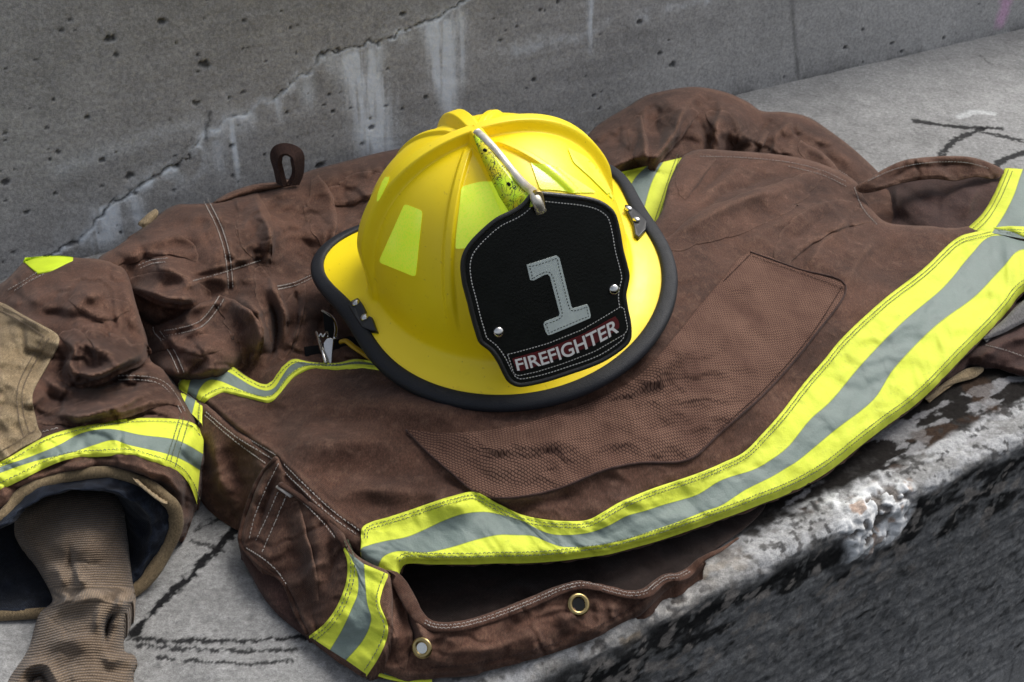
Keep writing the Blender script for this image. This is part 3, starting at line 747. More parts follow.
# ---- yoke / shoulder behind the helmet
o_yoke = [(95, 268), (118, 246), (142, 228), (162, 212), (176, 205), (192, 204), (210, 203), (228, 198), (246, 191), (262, 187), (285, 180), (312, 170), (350, 160), (392, 150), (440, 145), (520, 150), (560, 200), (560, 330), (400, 400), (330, 420), (230, 430), (190, 420), (160, 380), (110, 340)]
s_yoke = Surf([(100, 275, 78), (145, 240, 78), (180, 215, 82), (215, 215, 88), (255, 200, 76), (300, 185, 72), (350, 170, 72), (400, 160, 72), (470, 170, 72), (540, 200, 80), (160, 280, 78), (215, 255, 90), (260, 250, 72), (300, 250, 56), (340, 300, 46), (400, 250, 52), (480, 280, 60), (290, 320, 50), (250, 330, 62), (215, 310, 66), (170, 340, 62), (165, 370, 60), (220, 360, 62), (280, 390, 40), (340, 370, 40), (420, 360, 50), (330, 240, 58), (300, 285, 50), (250, 370, 40), (190, 385, 40), (190, 400, 40), (130, 310, 44), (142, 335, 34), (146, 355, 32), (540, 320, 70)],
    [([(250, 186), (262, 208), (270, 238), (268, 268)], 15, 7, 'r'), ([(283, 205), (305, 240), (322, 275), (334, 305)], -14, 15), ([(325, 205), (345, 240), (358, 280)], 8, 15), ([(130, 284), (150, 292), (172, 297), (192, 299), (210, 298)], 20, 8, 'l'), ([(134, 312), (150, 324), (170, 317), (190, 308), (206, 303)], -24, 8, 'c'), ([(146, 276), (168, 272), (188, 282), (200, 292)], 9, 6),
     ([(154, 338), (168, 322), (190, 310), (212, 305), (238, 300)], 13, 6, 'r'), ([(196, 282), (224, 274), (262, 262)], -6, 5, 'c'), ([(120, 256), (155, 252), (190, 260), (214, 272)], -5, 8, 'c'), ([(110, 262), (145, 244), (185, 238), (222, 244)], 9, 8), ([(226, 296), (252, 308), (262, 335), (252, 364)], 16, 6, 'r'), ([(262, 292), (277, 318), (274, 350), (262, 378)], -20, 6, 'c'),
     ([(258, 262), (276, 288), (287, 318), (284, 350)], 12, 6, 'r'), ([(288, 272), (300, 305), (298, 335), (288, 362)], -15, 6, 'c'), ([(308, 282), (305, 318), (288, 366)], 13, 6, 'l'), ([(322, 290), (322, 325), (308, 360)], -9, 9, 'c'), ([(160, 350), (182, 344), (205, 350), (232, 356)], -5, 6, 'c'), ([(170, 368), (195, 374), (218, 368), (240, 360)], 7, 6),
     ([(200, 214), (206, 235), (216, 252)], -5, 5, 'c'), ([(330, 182), (345, 205), (342, 235)], -5, 10, 'g'), ([(362, 172), (366, 200), (372, 225)], 6, 10), ([(385, 165), (382, 190), (390, 215)], -5, 10, 'g'), ([(296, 192), (320, 202), (350, 222)], -4, 9, 'g'), ([(180, 222), (210, 218), (238, 224)], 5, 9), ([(178, 318), (196, 326), (212, 322)], 5, 6)],
    noise=1.0, seed=3, cr=2.4, roll=(24, 15),
    seams=[[(208, 201), (214, 216), (221, 232), (228, 258), (230, 288)], [(193, 278), (231, 268), (262, 258)], [(221, 300), (212, 314), (200, 325), (182, 332), (164, 336), (154, 329)], [(164, 338), (173, 352), (181, 372)], [(278, 288), (295, 286), (312, 276)]])
yoke = done(sheet('yoke', o_yoke, s_yoke, M['brown'], coat, step=2.1))
st = []
for l, d in (([(206, 201), (214, 216), (221, 232), (228, 258), (231, 290)], (-2.2, 2.2)), ([(222, 298), (212, 313), (200, 325), (182, 331), (164, 334)], (-2.2, 3.2)), ([(158, 333), (172, 352), (182, 374)], (-2.5, 2.5)), ([(139, 267), (152, 262), (168, 260)], (-1.8, 1.8)), ([(193, 279), (212, 274), (231, 268), (262, 258)], (2,)), ([(278, 288), (295, 284), (313, 276)], (-1.5, 1.5))):
    for dd in d: st.append(offs(l, dd))
st.append([(153, 327), (155, 334), (161, 339), (166, 341)])
done(stitches(st, s_yoke, M['thread'], yoke, off=.9))
# tan lining edge peeping out over the shoulder, fold ridge under the hanger loop
s_peep = Surf([(135, 225, 74), (160, 207, 74), (170, 204, 72), (150, 220, 72)], noise=.3, seed=4, roll=(4, 4))
o = sheet('lining_edge', [(138, 224), (144, 217), (151, 211), (156, 209), (158, 214), (148, 226)], s_peep, M['tan'], coat, step=2, drop=4); done(o)
s_col = Surf([(215, 202, 78), (240, 190, 82), (275, 182, 84), (300, 180, 80), (240, 200, 76), (280, 192, 76)], noise=.4, seed=6, roll=(9, 6))
col_ = done(sheet('collar_seam', [(212, 204), (222, 196), (238, 189), (256, 184), (276, 182), (292, 180), (300, 184), (285, 189), (262, 192), (240, 198), (224, 204)], s_col, M['brown'], coat, step=1.8))
# hanger loop
A = at((281, 181), .084)[0]; B = at((294, 181), .082)[0]; ex = np.array([1., 0, 0]); ez = np.array([0, 0, 1.])
def loop_pt(px, py): 
    d = rays((px, py))[0]; t = (A[1]-CAM[1])/d[1]; return CAM+d*t
lp = smooth([loop_pt(*p) for p in [(282, 184), (279, 170), (276, 160), (277, 153), (283, 150), (291, 151), (297, 155), (298, 163), (297, 174), (293, 184)]], 5)
V = []; nrm = np.gradient(lp, axis=0); nrm /= np.linalg.norm(nrm, axis=1)[:, None]; sidev = np.cross(nrm, [0, 1., 0])
for i, p in enumerate(lp):
    sv = sidev[i]; yy = np.array([0, .0065, 0])
    tw = .0015*math.sin(i*.35)
    V += [p-sv*.0028-yy+[0, tw, 0], p+sv*.0028-yy+[0, tw, 0], p+sv*.0028+yy, p-sv*.0028+yy]
Fc = [[i*4+k, i*4+(k+1) % 4, (i+1)*4+(k+1) % 4, (i+1)*4+k] for i in range(len(lp)-1) for k in range(4)]
V = np.array(V)
# twist the ribbon towards the camera so its width shows
for i in range(len(lp)):
    ang = math.radians(42); c_ = lp[i]; T_ = nrm[i]
    for k in range(4):
        r = V[i*4+k]-c_; V[i*4+k] = c_+r*math.cos(ang)+np.cross(T_, r)*math.sin(ang)+T_*(T_@r)*(1-math.cos(ang))
o = mesh('hanger_loop', V, Fc, M['brown_dark'], coat, uv=V[:, :2], smooth_=False); done(o)

# ---- main front panel
top_line = [(175, 384), (184, 367), (206, 354), (230, 363), (255, 381), (269, 382), (283, 365), (294, 358), (311, 361), (336, 362), (357, 358), (378, 362)]
o_body = top_line+[(400, 330), (440, 270), (520, 200), (590, 185), (640, 225), (660, 215), (668, 185), (680, 160), (690, 152), (706, 149), (735, 151), (765, 153), (795, 157), (822, 164), (845, 174), (858, 184), (864, 198), (874, 212), (886, 222), (905, 225), (930, 226), (955, 228), (972, 226), (990, 230), (1024, 240), (1100, 262),
    (1110, 250), (1060, 268), (1024, 290), (994, 325), (962, 357), (928, 392), (887, 424), (835, 465), (783, 494), (744, 509), (699, 525), (654, 540), (609, 552), (565, 558), (520, 561), (452, 562), (408, 561), (401, 566), (399, 580), (388, 576), (376, 568), (362, 560), (350, 548), (335, 535), (315, 510), (298, 488), (285, 474), (273, 460), (258, 448), (236, 432), (215, 415), (204, 405), (190, 395)]
s_body = Surf([(180, 385, 50), (206, 360, 60), (207, 405, 58), (255, 385, 50), (270, 388, 48), (300, 368, 58), (340, 366, 64), (400, 360, 80), (440, 300, 84), (520, 230, 92), (600, 200, 104), (650, 230, 116), (690, 200, 100), (700, 160, 88), (760, 165, 80), (820, 178, 72), (858, 190, 62), (900, 240, 58), (970, 240, 52), (1060, 255, 46), (1020, 285, 36), (760, 240, 86), (700, 290, 104), (660, 350, 106), (600, 395, 88), (800, 290, 76), (870, 310, 62), (960, 345, 34), (900, 400, 28), (860, 370, 48), (760, 370, 70), (830, 450, 26), (740, 500, 30), (780, 440, 46), (700, 440, 62), (640, 450, 70), (650, 530, 34), (600, 545, 40), (560, 500, 60), (560, 430, 82), (480, 420, 84), (400, 395, 84), (480, 480, 66), (520, 550, 42), (450, 555, 46), (450, 510, 58), (400, 560, 46), (380, 565, 42), (370, 530, 54), (340, 530, 58), (300, 480, 70), (320, 440, 74), (270, 450, 66), (240, 425, 62), (400, 440, 70), (340, 390, 66), (440, 400, 88), (300, 400, 62), (330, 490, 62), (400, 490, 60), (550, 330, 96), (240, 400, 62)],
    [([(812, 178), (775, 188), (735, 201), (700, 217), (668, 242)], 18, 10, 'l'), ([(806, 168), (762, 180), (720, 196), (690, 213), (662, 234)], -13, 7, 'c'), ([(735, 158), (715, 176), (690, 196), (668, 212)], -10, 6, 'c'), ([(745, 160), (722, 180), (695, 204)], 6, 7), ([(700, 155), (690, 175), (678, 200)], 5, 10), ([(720, 160), (712, 175), (690, 195)], -5, 9),
     ([(850, 190), (820, 205), (790, 215), (760, 235), (735, 262)], 9, 11, 'l'), ([(840, 205), (800, 232), (770, 250)], -10, 8, 'c'), ([(868, 200), (850, 225), (852, 250)], -11, 7, 'c'), ([(862, 212), (838, 228), (818, 250), (800, 280)], 9, 8, 'l'), ([(890, 232), (868, 250), (850, 275), (842, 300)], 8, 9, 'r'), ([(905, 240), (880, 265), (868, 290)], -9, 8, 'c'),
     ([(276, 455), (310, 446), (350, 442), (390, 448), (425, 464)], 5, 15), ([(296, 476), (340, 472), (385, 474), (420, 484)], -6, 13), ([(320, 505), (345, 492), (375, 488), (410, 492), (450, 500)], 5, 10), ([(335, 520), (370, 508), (405, 512)], -5, 10), ([(470, 440), (510, 446), (560, 440), (610, 425)], 3, 10),
     ([(300, 372), (285, 392), (262, 402), (240, 410)], 5, 9), ([(268, 392), (275, 415), (272, 440)], -6, 12), ([(222, 392), (250, 402), (268, 405)], -5, 7), ([(320, 400), (370, 405), (430, 412), (470, 425)], 4, 13), ([(300, 415), (340, 420), (390, 428)], -4, 10),
     ([(404, 430), (425, 448), (452, 472), (480, 492), (520, 497), (560, 487), (602, 470), (645, 463), (690, 456)], 2.6, 7), ([(400, 442), (430, 465), (455, 485), (500, 505), (560, 498), (610, 482)], -4, 8), ([(700, 465), (740, 432), (785, 385), (820, 340)], -4, 9),
     ([(470, 500), (500, 512), (530, 528), (560, 530)], -7, 12), ([(590, 530), (620, 505), (650, 495)], 6, 13), ([(640, 520), (680, 498), (710, 480)], -4, 12), ([(420, 510), (450, 505), (480, 508)], 6, 12), ([(720, 300), (745, 282), (770, 275)], 4, 12), ([(870, 285), (900, 262), (930, 245)], -4, 10),
     ([(620, 400), (650, 380), (680, 350), (700, 320)], 4, 12), ([(480, 412), (520, 412), (560, 410)], -3, 8), ([(600, 405), (650, 395), (690, 372)], -3, 10)],
    noise=.9, seed=8, cr=.4, roll=(9, 9), seams=[[(204, 402), (236, 430), (262, 448), (276, 458)], [(276, 459), (300, 482), (330, 512), (362, 535)]])
drop_body = lambda p: np.where((p[:, 1] > 548) & (p[:, 0] > 395) | (p[:, 0]-600 > (560-p[:, 1])*1.0) & (p[:, 0] > 600), 5.0, 200.)
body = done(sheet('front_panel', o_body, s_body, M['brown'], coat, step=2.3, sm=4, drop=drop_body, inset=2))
# reflective hem band
hem = [[(361, 556), (361, 542), (362, 528), (371, 522), (385, 518), (407, 511), (430, 503), (452, 496), (475, 492), (497, 503), (520, 514), (542, 519), (565, 521), (587, 520), (603, 512), (618, 503), (636, 495), (654, 488), (672, 482), (690, 476), (706, 470), (722, 463), (744, 452), (762, 434), (780, 414), (804, 383), (824, 360), (844, 336), (883, 300), (923, 269), (954, 240), (975, 232), (1010, 226), (1060, 230)],
       [(362, 566), (361, 558), (361, 549), (370, 545), (386, 541), (407, 537), (426, 529), (443, 521), (463, 514), (484, 512), (502, 515), (520, 520), (547, 533), (570, 535), (592, 532), (610, 525), (627, 516), (645, 511), (663, 505), (681, 500), (699, 494), (722, 480), (753, 470), (771, 460), (789, 446), (810, 420), (832, 400), (863, 363), (903, 322), (943, 288), (970, 256), (992, 236), (1030, 240), (1070, 245)],
       [(376, 574), (378, 567), (382, 558), (390, 553), (400, 551), (415, 552), (430, 552), (452, 547), (475, 540), (497, 535), (515, 535), (533, 536), (550, 543), (565, 547), (592, 546), (610, 543), (628, 539), (654, 530), (672, 524), (690, 517), (705, 511), (722, 505), (745, 490), (771, 477), (786, 468), (800, 459), (835, 430), (873, 400), (895, 367), (935, 326), (974, 297), (1002, 268), (1024, 249), (1070, 262)],
       [(398, 580), (399, 573), (401, 566), (405, 561), (415, 560), (430, 561), (452, 561), (475, 561), (497, 560), (520, 560), (542, 559), (565, 557), (587, 554), (609, 551), (632, 545), (654, 539), (676, 532), (699, 524), (722, 516), (744, 508), (764, 500), (783, 493), (810, 480), (835, 464), (861, 443), (887, 423), (908, 408), (928, 391), (945, 374), (962, 356), (994, 324), (1010, 306), (1024, 289), (1062, 266)]]
o, L = strip('reflective_trim', hem, s_body, M['trim'], body, off=2.4, step=2.2, puck=.9, lift=.3, m=11)
o['label'] = 'long wide lime and silver band along the hem'
Lx = L
lines = [offs(resample(L[0][8:], step=6), 3.6), offs(resample(L[0][8:], step=6), 6.6), offs(resample(L[3][8:], step=6), -4.0), offs(resample(L[3][8:], step=6), -7.4)]
done(stitches(lines, s_body, M['thread_grey'], body, off=3.9, name='trim_stitching', gap=3.2))
# folded canvas edge under the band
e = resample(L[3], step=3)[3:]
Wp = at(e+[0, 1.8], (s_body.H(e)-2.6)/1000); Wp += np.c_[fbm(e[:, 0]/9, e[:, 1]/9, 31, 2), fbm(e[:, 0]/9, e[:, 1]/9, 32, 2), fbm(e[:, 0]/7, e[:, 1]/9, 33, 2)]*.0014
V, Fc = tube(Wp, .0021, 8); V = np.array(V); o = mesh('folded_hem', V, Fc, M['brown'], body, uv=V[:, :2])
# chest band
chest = [[(174, 395), (176, 384), (185, 366), (206, 355), (218, 358), (230, 364), (243, 374), (255, 381), (263, 384), (269, 383), (276, 374), (283, 366), (294, 359), (311, 362), (336, 363), (357, 359), (380, 363)],
         [(183, 408), (186, 398), (192, 377), (202, 369), (213, 368), (226, 371), (237, 377), (250, 385), (262, 390), (270, 390), (276, 386), (283, 375), (290, 366), (300, 362), (316, 364), (336, 364.5), (357, 361.5), (380, 364.5)],
         [(192, 414), (195, 402), (200, 388), (209, 380), (220, 381), (230, 385), (244, 391), (259, 396), (268, 396), (276, 392), (283, 382), (290, 374), (301, 367), (318, 365), (336, 366), (357, 364), (380, 366)],
         [(202, 424), (202, 412), (204, 401), (212, 395), (223, 391), (236, 393), (248, 396), (259, 399), (269, 400), (277, 395), (284, 387), (292, 377), (301, 371), (311, 367), (322, 367), (336, 367.5), (357, 366.5), (380, 368)]]
o, L = strip('reflective_trim', chest, s_body, M['trim'], body, off=1.8, step=1.8, puck=.8, lift=.6)
o['label'] = 'short wavy band running under the helmet'
done(stitches([offs(L[0], 3), offs(L[3], -3)], s_body, M['thread_grey'], body, off=3.2, name='trim_stitching'))
st = []
for l, d in (([(207, 410), (236, 434), (262, 450), (275, 458)], (-2.6, 2.4)), ([(282, 466), (300, 484), (330, 512), (360, 534)], (-2.5, 2.5))):
    for dd in d: st.append(offs(l, dd))
st += [offs([(700, 153), (740, 154), (790, 159), (825, 168), (850, 180)], 3.5), offs([(790, 159), (825, 168), (852, 181)], 7.5), offs([(858, 186), (866, 206), (880, 222)], 4)]
done(stitches(st, s_body, M['thread'], body, off=.9))
# coarse woven reinforcement patch
o_patch = [(750, 252), (798, 269), (846, 286), (833, 310), (815, 335), (793, 362), (770, 388), (745, 412), (720, 433), (700, 450), (688, 460), (664, 462), (640, 463), (620, 466), (602, 471), (580, 480), (558, 489), (534, 495), (510, 498), (492, 497), (478, 494), (464, 484), (450, 472), (437, 461), (425, 450), (415, 440), (406, 430), (440, 433), (480, 431), (520, 425), (560, 412), (600, 398), (640, 375), (668, 345), (695, 312), (722, 280)]
rp = resample(smooth(o_patch, 3, True), step=3, closed=True)
done(sheet('woven_patch', rp, s_body, M['weave'], body, step=2.2, drop=1.6, off=1.3, sm=0, inset=.5))
pl = [(406, 430), (425, 450), (450, 472), (478, 494), (510, 498), (558, 489), (602, 471), (640, 463), (688, 460), (720, 433), (770, 388), (815, 335), (846, 286), (798, 269), (750, 252)]
pr = resample(smooth(pl, 5), step=3); W = at(pr, (s_body.H(pr)+1.3)/1000); V, Fc = tube(W, .0010, 6); V = np.array(V)
mesh('patch_piping', V, Fc, M['brown_dark'], body, uv=V[:, :2])
done(stitches([offs(pl[9:13], -3), offs(pl[12:], -3), offs([(722, 280), (750, 252)], 2)], s_body, M['brown_dark'], body, off=2.0, name='patch_stitching'))
# crease corner tack
# ---- right-hand side: open pocket mouth with raised flap and the far part of the hem band
s_in = Surf([(865, 195, 26), (880, 190, 22), (885, 205, 22), (895, 200, 30), (905, 200, 46), (950, 205, 50), (990, 195, 48), (900, 225, 34), (970, 225, 44), (1000, 180, 50), (940, 182, 50)], [([(903, 184), (898, 200), (904, 222)], 8, 5, 'l'), ([(960, 185), (942, 202), (936, 224)], -8, 6, 'c'), ([(985, 184), (972, 200), (965, 222)], 6, 6, 'r')], noise=.8, seed=31, cr=1.3, roll=(0, 5))
done(sheet('pocket_inside', [(856, 188), (880, 172), (920, 165), (960, 164), (1006, 172), (1002, 195), (985, 232), (940, 236), (890, 232), (866, 212)], s_in, M['brown_dark'], coat, step=2.4))
s_fl = Surf([(860, 186, 68), (880, 174, 74), (905, 162, 80), (950, 158, 80), (985, 163, 72), (1003, 170, 60), (950, 174, 70), (905, 177, 70), (880, 186, 66)], [([(880, 180), (915, 168), (950, 166), (985, 170)], -7, 4, 'c')], noise=.9, seed=32, cr=1.6, roll=(1.2, 2))
fl = done(sheet('pocket_flap', [(856, 187), (870, 178), (886, 168), (905, 160), (928, 157), (950, 156), (970, 157), (988, 162), (1004, 171), (994, 178), (976, 176), (956, 180), (935, 178), (915, 180), (896, 184), (878, 190), (863, 192)], s_fl, M['brown'], coat, step=1.8, drop=2.5, inset=.5))
done(stitches([[(868, 181), (890, 171), (912, 165), (940, 162), (968, 163), (990, 169)]], s_fl, M['thread'], fl))
s_far = Surf([(965, 228, 46), (985, 205, 50), (1003, 172, 54), (1090, 190, 54), (1090, 260, 42), (1030, 225, 48)], noise=.7, seed=33, roll=(6, 6))
far = done(sheet('side_panel', [(950, 236), (968, 227), (982, 212), (992, 195), (1000, 178), (1006, 168), (1024, 170), (1060, 176), (1105, 190), (1110, 280), (1050, 275), (1000, 260)], s_far, M['brown'], coat, step=2.5))
o, L = strip('reflective_trim', [[(966, 229), (982, 214), (993, 196), (1001, 178), (1005, 168)], [(992, 233), (1004, 215), (1014, 195), (1019, 180), (1023, 169)], [(1030, 240), (1037, 220), (1042, 200), (1046, 188), (1048, 175)], [(1060, 250), (1064, 230), (1068, 210), (1070, 196), (1072, 182)]], s_far, M['trim'], far, off=1.5, puck=.6)
o['label'] = 'far end of the hem band beyond the fold'
done(stitches([offs(L[0], 4), offs(L[0], 8)], s_far, M['thread_grey'], far, off=2.6, name='trim_stitching'))

# ---- things showing under the hem at the far right: lining and back tail
s_tail = Surf([(940, 390, 8), (980, 350, 14), (1024, 330, 18), (1090, 300, 18), (1060, 370, 10), (1000, 372, 10)], [([(960, 372), (1000, 345), (1050, 330)], 7, 6), ([(970, 380), (1010, 362), (1060, 352)], -5, 5)], noise=.9, seed=35, roll=(6, 6))
tail = done(sheet('back_tail', [(905, 398), (940, 360), (985, 320), (1060, 285), (1110, 270), (1110, 392), (1060, 380), (1035, 376), (1015, 372), (990, 366), (972, 361), (962, 370), (940, 384)], s_tail, M['brown_dark'], coat, step=2.4))
done(stitches([[(985, 345), (1005, 350), (1030, 358), (1060, 360)]], s_tail, M['thread'], tail))
s_gl = Surf([(990, 335, 26), (1024, 305, 30), (1090, 280, 30), (1060, 310, 26)], noise=.5, seed=36, roll=(3, 4))
done(sheet('lining_edge', [(982, 338), (1003, 320), (1024, 300), (1060, 280), (1100, 270), (1100, 300), (1050, 312), (1024, 322), (1000, 334)], s_gl, M['greylining'], coat, step=2.4, drop=3))
s_tb = Surf([(930, 398, 5), (960, 380, 6), (975, 372, 7), (950, 392, 4)], noise=.3, seed=37, roll=(2, 4))
done(sheet('lining_edge', [(925, 398), (945, 382), (968, 368), (984, 368), (975, 377), (958, 382), (944, 387), (934, 397)], s_tb, M['tan'], coat, step=2, drop=3))

# ---- side below the chest band (falls to the ledge)
o_side = [(188, 385), (204, 402), (236, 428), (262, 446), (280, 458), (300, 480), (300, 520), (280, 560), (262, 560), (246, 535), (232, 527), (216, 516), (203, 503), (196, 488), (186, 470), (180, 440), (180, 405)]
s_side = Surf([(190, 395, 46), (204, 408, 54), (236, 430, 58), (270, 455, 60), (290, 480, 56), (190, 440, 36), (195, 475, 22), (210, 505, 8), (240, 525, 6), (250, 540, 5), (225, 460, 38), (245, 490, 28), (270, 520, 20)],
    [([(215, 420), (212, 450), (222, 485), (238, 515)], 7, 11), ([(200, 430), (202, 460), (212, 490)], -4, 8), ([(240, 445), (236, 470), (246, 500)], -6, 9), ([(252, 450), (262, 475), (258, 500)], 5, 8)], noise=1, seed=12, roll=(5, 8))
side = done(sheet('side_gusset', o_side, s_side, M['brown'], coat, step=2.2))
done(stitches([offs([(207, 412), (236, 437), (262, 456), (270, 462)], 4)], s_side, M['thread'], side))

# ---- lower facing: floor of the opening, facing with eyelets
s_floor = Surf([(330, 560, 6), (400, 600, 5), (500, 590, 5), (600, 570, 5), (720, 530, 4), (640, 560, 5)], noise=.8, seed=41, roll=(0, 5))
done(sheet('hem_inside', [(350, 540), (420, 520), (520, 520), (650, 500), (760, 480), (765, 505), (745, 527), (720, 545), (695, 564), (672, 578), (650, 590), (610, 600), (500, 630), (420, 640), (370, 610)], s_floor, cloth_mat('shadowed_lining', (.022, .013, .011), (.012, .008, .007), (.05, .033, .028)), coat, step=3))  # near-black colour paints the deep shade of the opening into the lining
o_face = [(391, 574), (399, 583), (407, 596), (415, 612), (423, 622), (436, 627), (460, 626), (487, 619), (512, 610), (537, 600), (560, 591), (580, 586), (596, 588), (612, 591), (630, 595), (646, 594), (657, 586), (668, 580), (680, 578), (689, 572), (700, 563), (706, 562), (700, 571), (690, 580), (672, 584), (656, 597), (640, 612), (622, 622), (600, 634), (575, 645), (545, 655), (510, 664), (480, 671), (450, 675), (425, 677), (402, 676), (386, 670), (377, 662), (385, 640), (391, 615), (389, 592)]
s_face = Surf([(385, 575, 42), (400, 590, 36), (415, 615, 32), (436, 630, 30), (487, 622, 28), (537, 603, 28), (580, 590, 26), (612, 594, 18), (646, 597, 12), (680, 580, 12), (712, 560, 10), (745, 535, 7), (400, 672, 7), (430, 673, 6), (480, 668, 5), (545, 652, 4), (600, 632, 4), (640, 610, 4), (690, 580, 4), (420, 650, 22), (480, 648, 18), (540, 630, 18), (590, 612, 14), (380, 640, 16), (388, 610, 30), (397, 620, 28)],
    [([(392, 590), (404, 612), (412, 640), (405, 668)], -9, 6), ([(400, 585), (412, 615), (425, 640), (428, 660)], 5, 7), ([(385, 600), (392, 630), (388, 655)], 6, 6), ([(440, 652), (480, 650), (520, 640), (560, 620)], 4, 9), ([(500, 640), (512, 628), (520, 615)], -3, 7), ([(596, 600), (592, 615), (600, 628)], -6, 6), ([(575, 598), (572, 615), (560, 632)], 3, 8), ([(610, 598), (612, 612), (618, 620)], 3, 5)], noise=.9, seed=42, cr=1.6, roll=(2.5, 4))
face = done(sheet('hem_facing', o_face, s_face, M['brown'], coat, step=2, sm=4))
# rolled double-stitched lip
lip = [(390, 573), (399, 583), (407, 597), (415, 612), (424, 622), (437, 627), (460, 626), (487, 619), (512, 610), (537, 600), (560, 590), (580, 585), (596, 587), (612, 591), (630, 595), (646, 593), (656, 585), (667, 578), (679, 577), (690, 571), (700, 561), (712, 554), (722, 549), (738, 538)]
lp = resample(smooth(lip, 6), step=2.5); hh = s_face.H(lp)+2.5+1.0*fbm(lp[:, 0]/14, lp[:, 1]/14, 44, 2); W = at(lp, hh/1000)
V = []; n = 12; T = np.gradient(W, axis=0); T /= np.linalg.norm(T, axis=1)[:, None]
wid = .0055*(.8+.25*vn(lp[:, 0]/20, lp[:, 1]/20, 45))*(1-.75*sst(672, 735, lp[:, 0]))
for i in range(len(W)):
    a = np.cross(T[i], [0, 0, 1.]); a /= np.linalg.norm(a); b = np.array([0, -.45, .9]); 
    for k in range(n):
        w_ = 2*math.pi*k/n; V.append(W[i]+wid[i]*(a*math.cos(w_)*1.0+b*math.sin(w_)*.42))
Fc = [[i*n+k, i*n+(k+1) % n, (i+1)*n+(k+1) % n, (i+1)*n+k] for i in range(len(W)-1) for k in range(n)]+[list(range(n)), [(len(W)-1)*n+k for k in range(n)]]
V = np.array(V); mesh('rolled_lip', V, Fc, M['brown'], face, uv=V[:, :2])
class Off:
    def __init__(s, base, f): s.b, s.f = base, f
    def H(s, p): return s.b.H(p)+s.f
done(stitches([offs(lip[4:20], -2.2), offs(lip[4:20], .8)], Off(s_face, 3.6), M['thread'], face, off=1.6, gap=3.1))
done(stitches([offs([(430, 671), (480, 666), (545, 650), (600, 629), (640, 606), (655, 594)], -3)], s_face, M['brown_dark'], face, off=.8))
# eyelets
def ring(name, c, nrm_, R, r, mat, parent, hole=None):
    z = Vector(nrm_).normalized(); x = z.orthogonal().normalized(); y = z.cross(x); V = []; Fc = []; n, m = 28, 10
    for i in range(n):
        a = 2*math.pi*i/n; d = x*math.cos(a)+y*math.sin(a)
        for k in range(m):
            b = 2*math.pi*k/m; V.append(Vector(c)+d*(R+r*math.cos(b))+z*(r*.8*math.sin(b)))
    Fc = [[i*m+k, ((i+1) % n)*m+k, ((i+1) % n)*m+(k+1) % m, i*m+(k+1) % m] for i in range(n) for k in range(m)]
    o = mesh(name, [tuple(v) for v in V], Fc, mat, parent)
    V2 = [tuple(Vector(c)+(x*math.cos(2*math.pi*i/n)+y*math.sin(2*math.pi*i/n))*R+z*.0002) for i in range(n)]
    mesh('eyelet_hole', V2, [list(range(n))], hole or M['strap'], o, smooth_=False)
    return o
def surf_n(surf, p, e=3):
    a = [at(q, surf.H([q])[0]/1000)[0] for q in ((p[0]+e, p[1]), (p[0]-e, p[1]), (p[0], p[1]-e), (p[0], p[1]+e))]
    n = np.cross(a[0]-a[1], a[2]-a[3]); return n/np.linalg.norm(n)
for p, rr in (((578.5, 604.5), .0064), ((422, 648), .0056)):
    n_ = surf_n(s_face, p, 8)*.6+np.array([0, -.5, .35]); c = at(p, (s_face.H([p])[0]+1.6)/1000)[0]
    done(ring('eyelet', c, n_, rr, .0019, M['brass'], coat, M['leather'] if p[0] > 500 else M['chrome']))
# ---- bellows pocket at the lower left corner
o_pock = [(276, 456), (286, 470), (300, 484), (318, 500), (332, 516), (343, 532), (349, 545), (358, 556), (372, 564), (388, 572), (392, 590), (392, 610), (392, 632), (384, 656), (368, 674), (345, 665), (326, 652), (310, 638), (302, 624), (294, 604), (288, 590), (276, 576), (262, 568), (250, 556), (241, 543), (242, 526), (248, 508), (256, 486), (266, 468)]
s_pock = Surf([(278, 462, 68), (256, 490, 44), (242, 540, 24), (262, 566, 22), (290, 590, 16), (310, 636, 9), (340, 660, 9), (368, 672, 12), (300, 490, 62), (330, 520, 58), (349, 548, 52), (388, 575, 48), (388, 610, 44), (388, 640, 32), (300, 530, 46), (290, 560, 34), (320, 560, 44), (330, 600, 32), (330, 630, 18), (360, 600, 40), (360, 640, 26), (270, 520, 42)],
    [([(280, 500), (290, 530), (300, 560), (308, 590)], -5, 8), ([(302, 500), (312, 530), (318, 560), (322, 600)], 5, 10), ([(280, 468), (270, 490), (262, 515), (252, 540)], -7, 4), ([(268, 474), (256, 498), (248, 530)], 3, 5), ([(326, 540), (330, 570), (326, 600)], -4, 7), ([(360, 580), (362, 610), (352, 640)], -3, 8), ([(375, 575), (378, 610), (374, 640)], 2, 9)],
    noise=.9, seed=51, cr=1.4, roll=(5, 6), seams=[[(287, 478), (305, 496), (325, 516), (338, 533)]])
pock = done(sheet('pocket', o_pock, s_pock, M['brown'], coat, step=2))
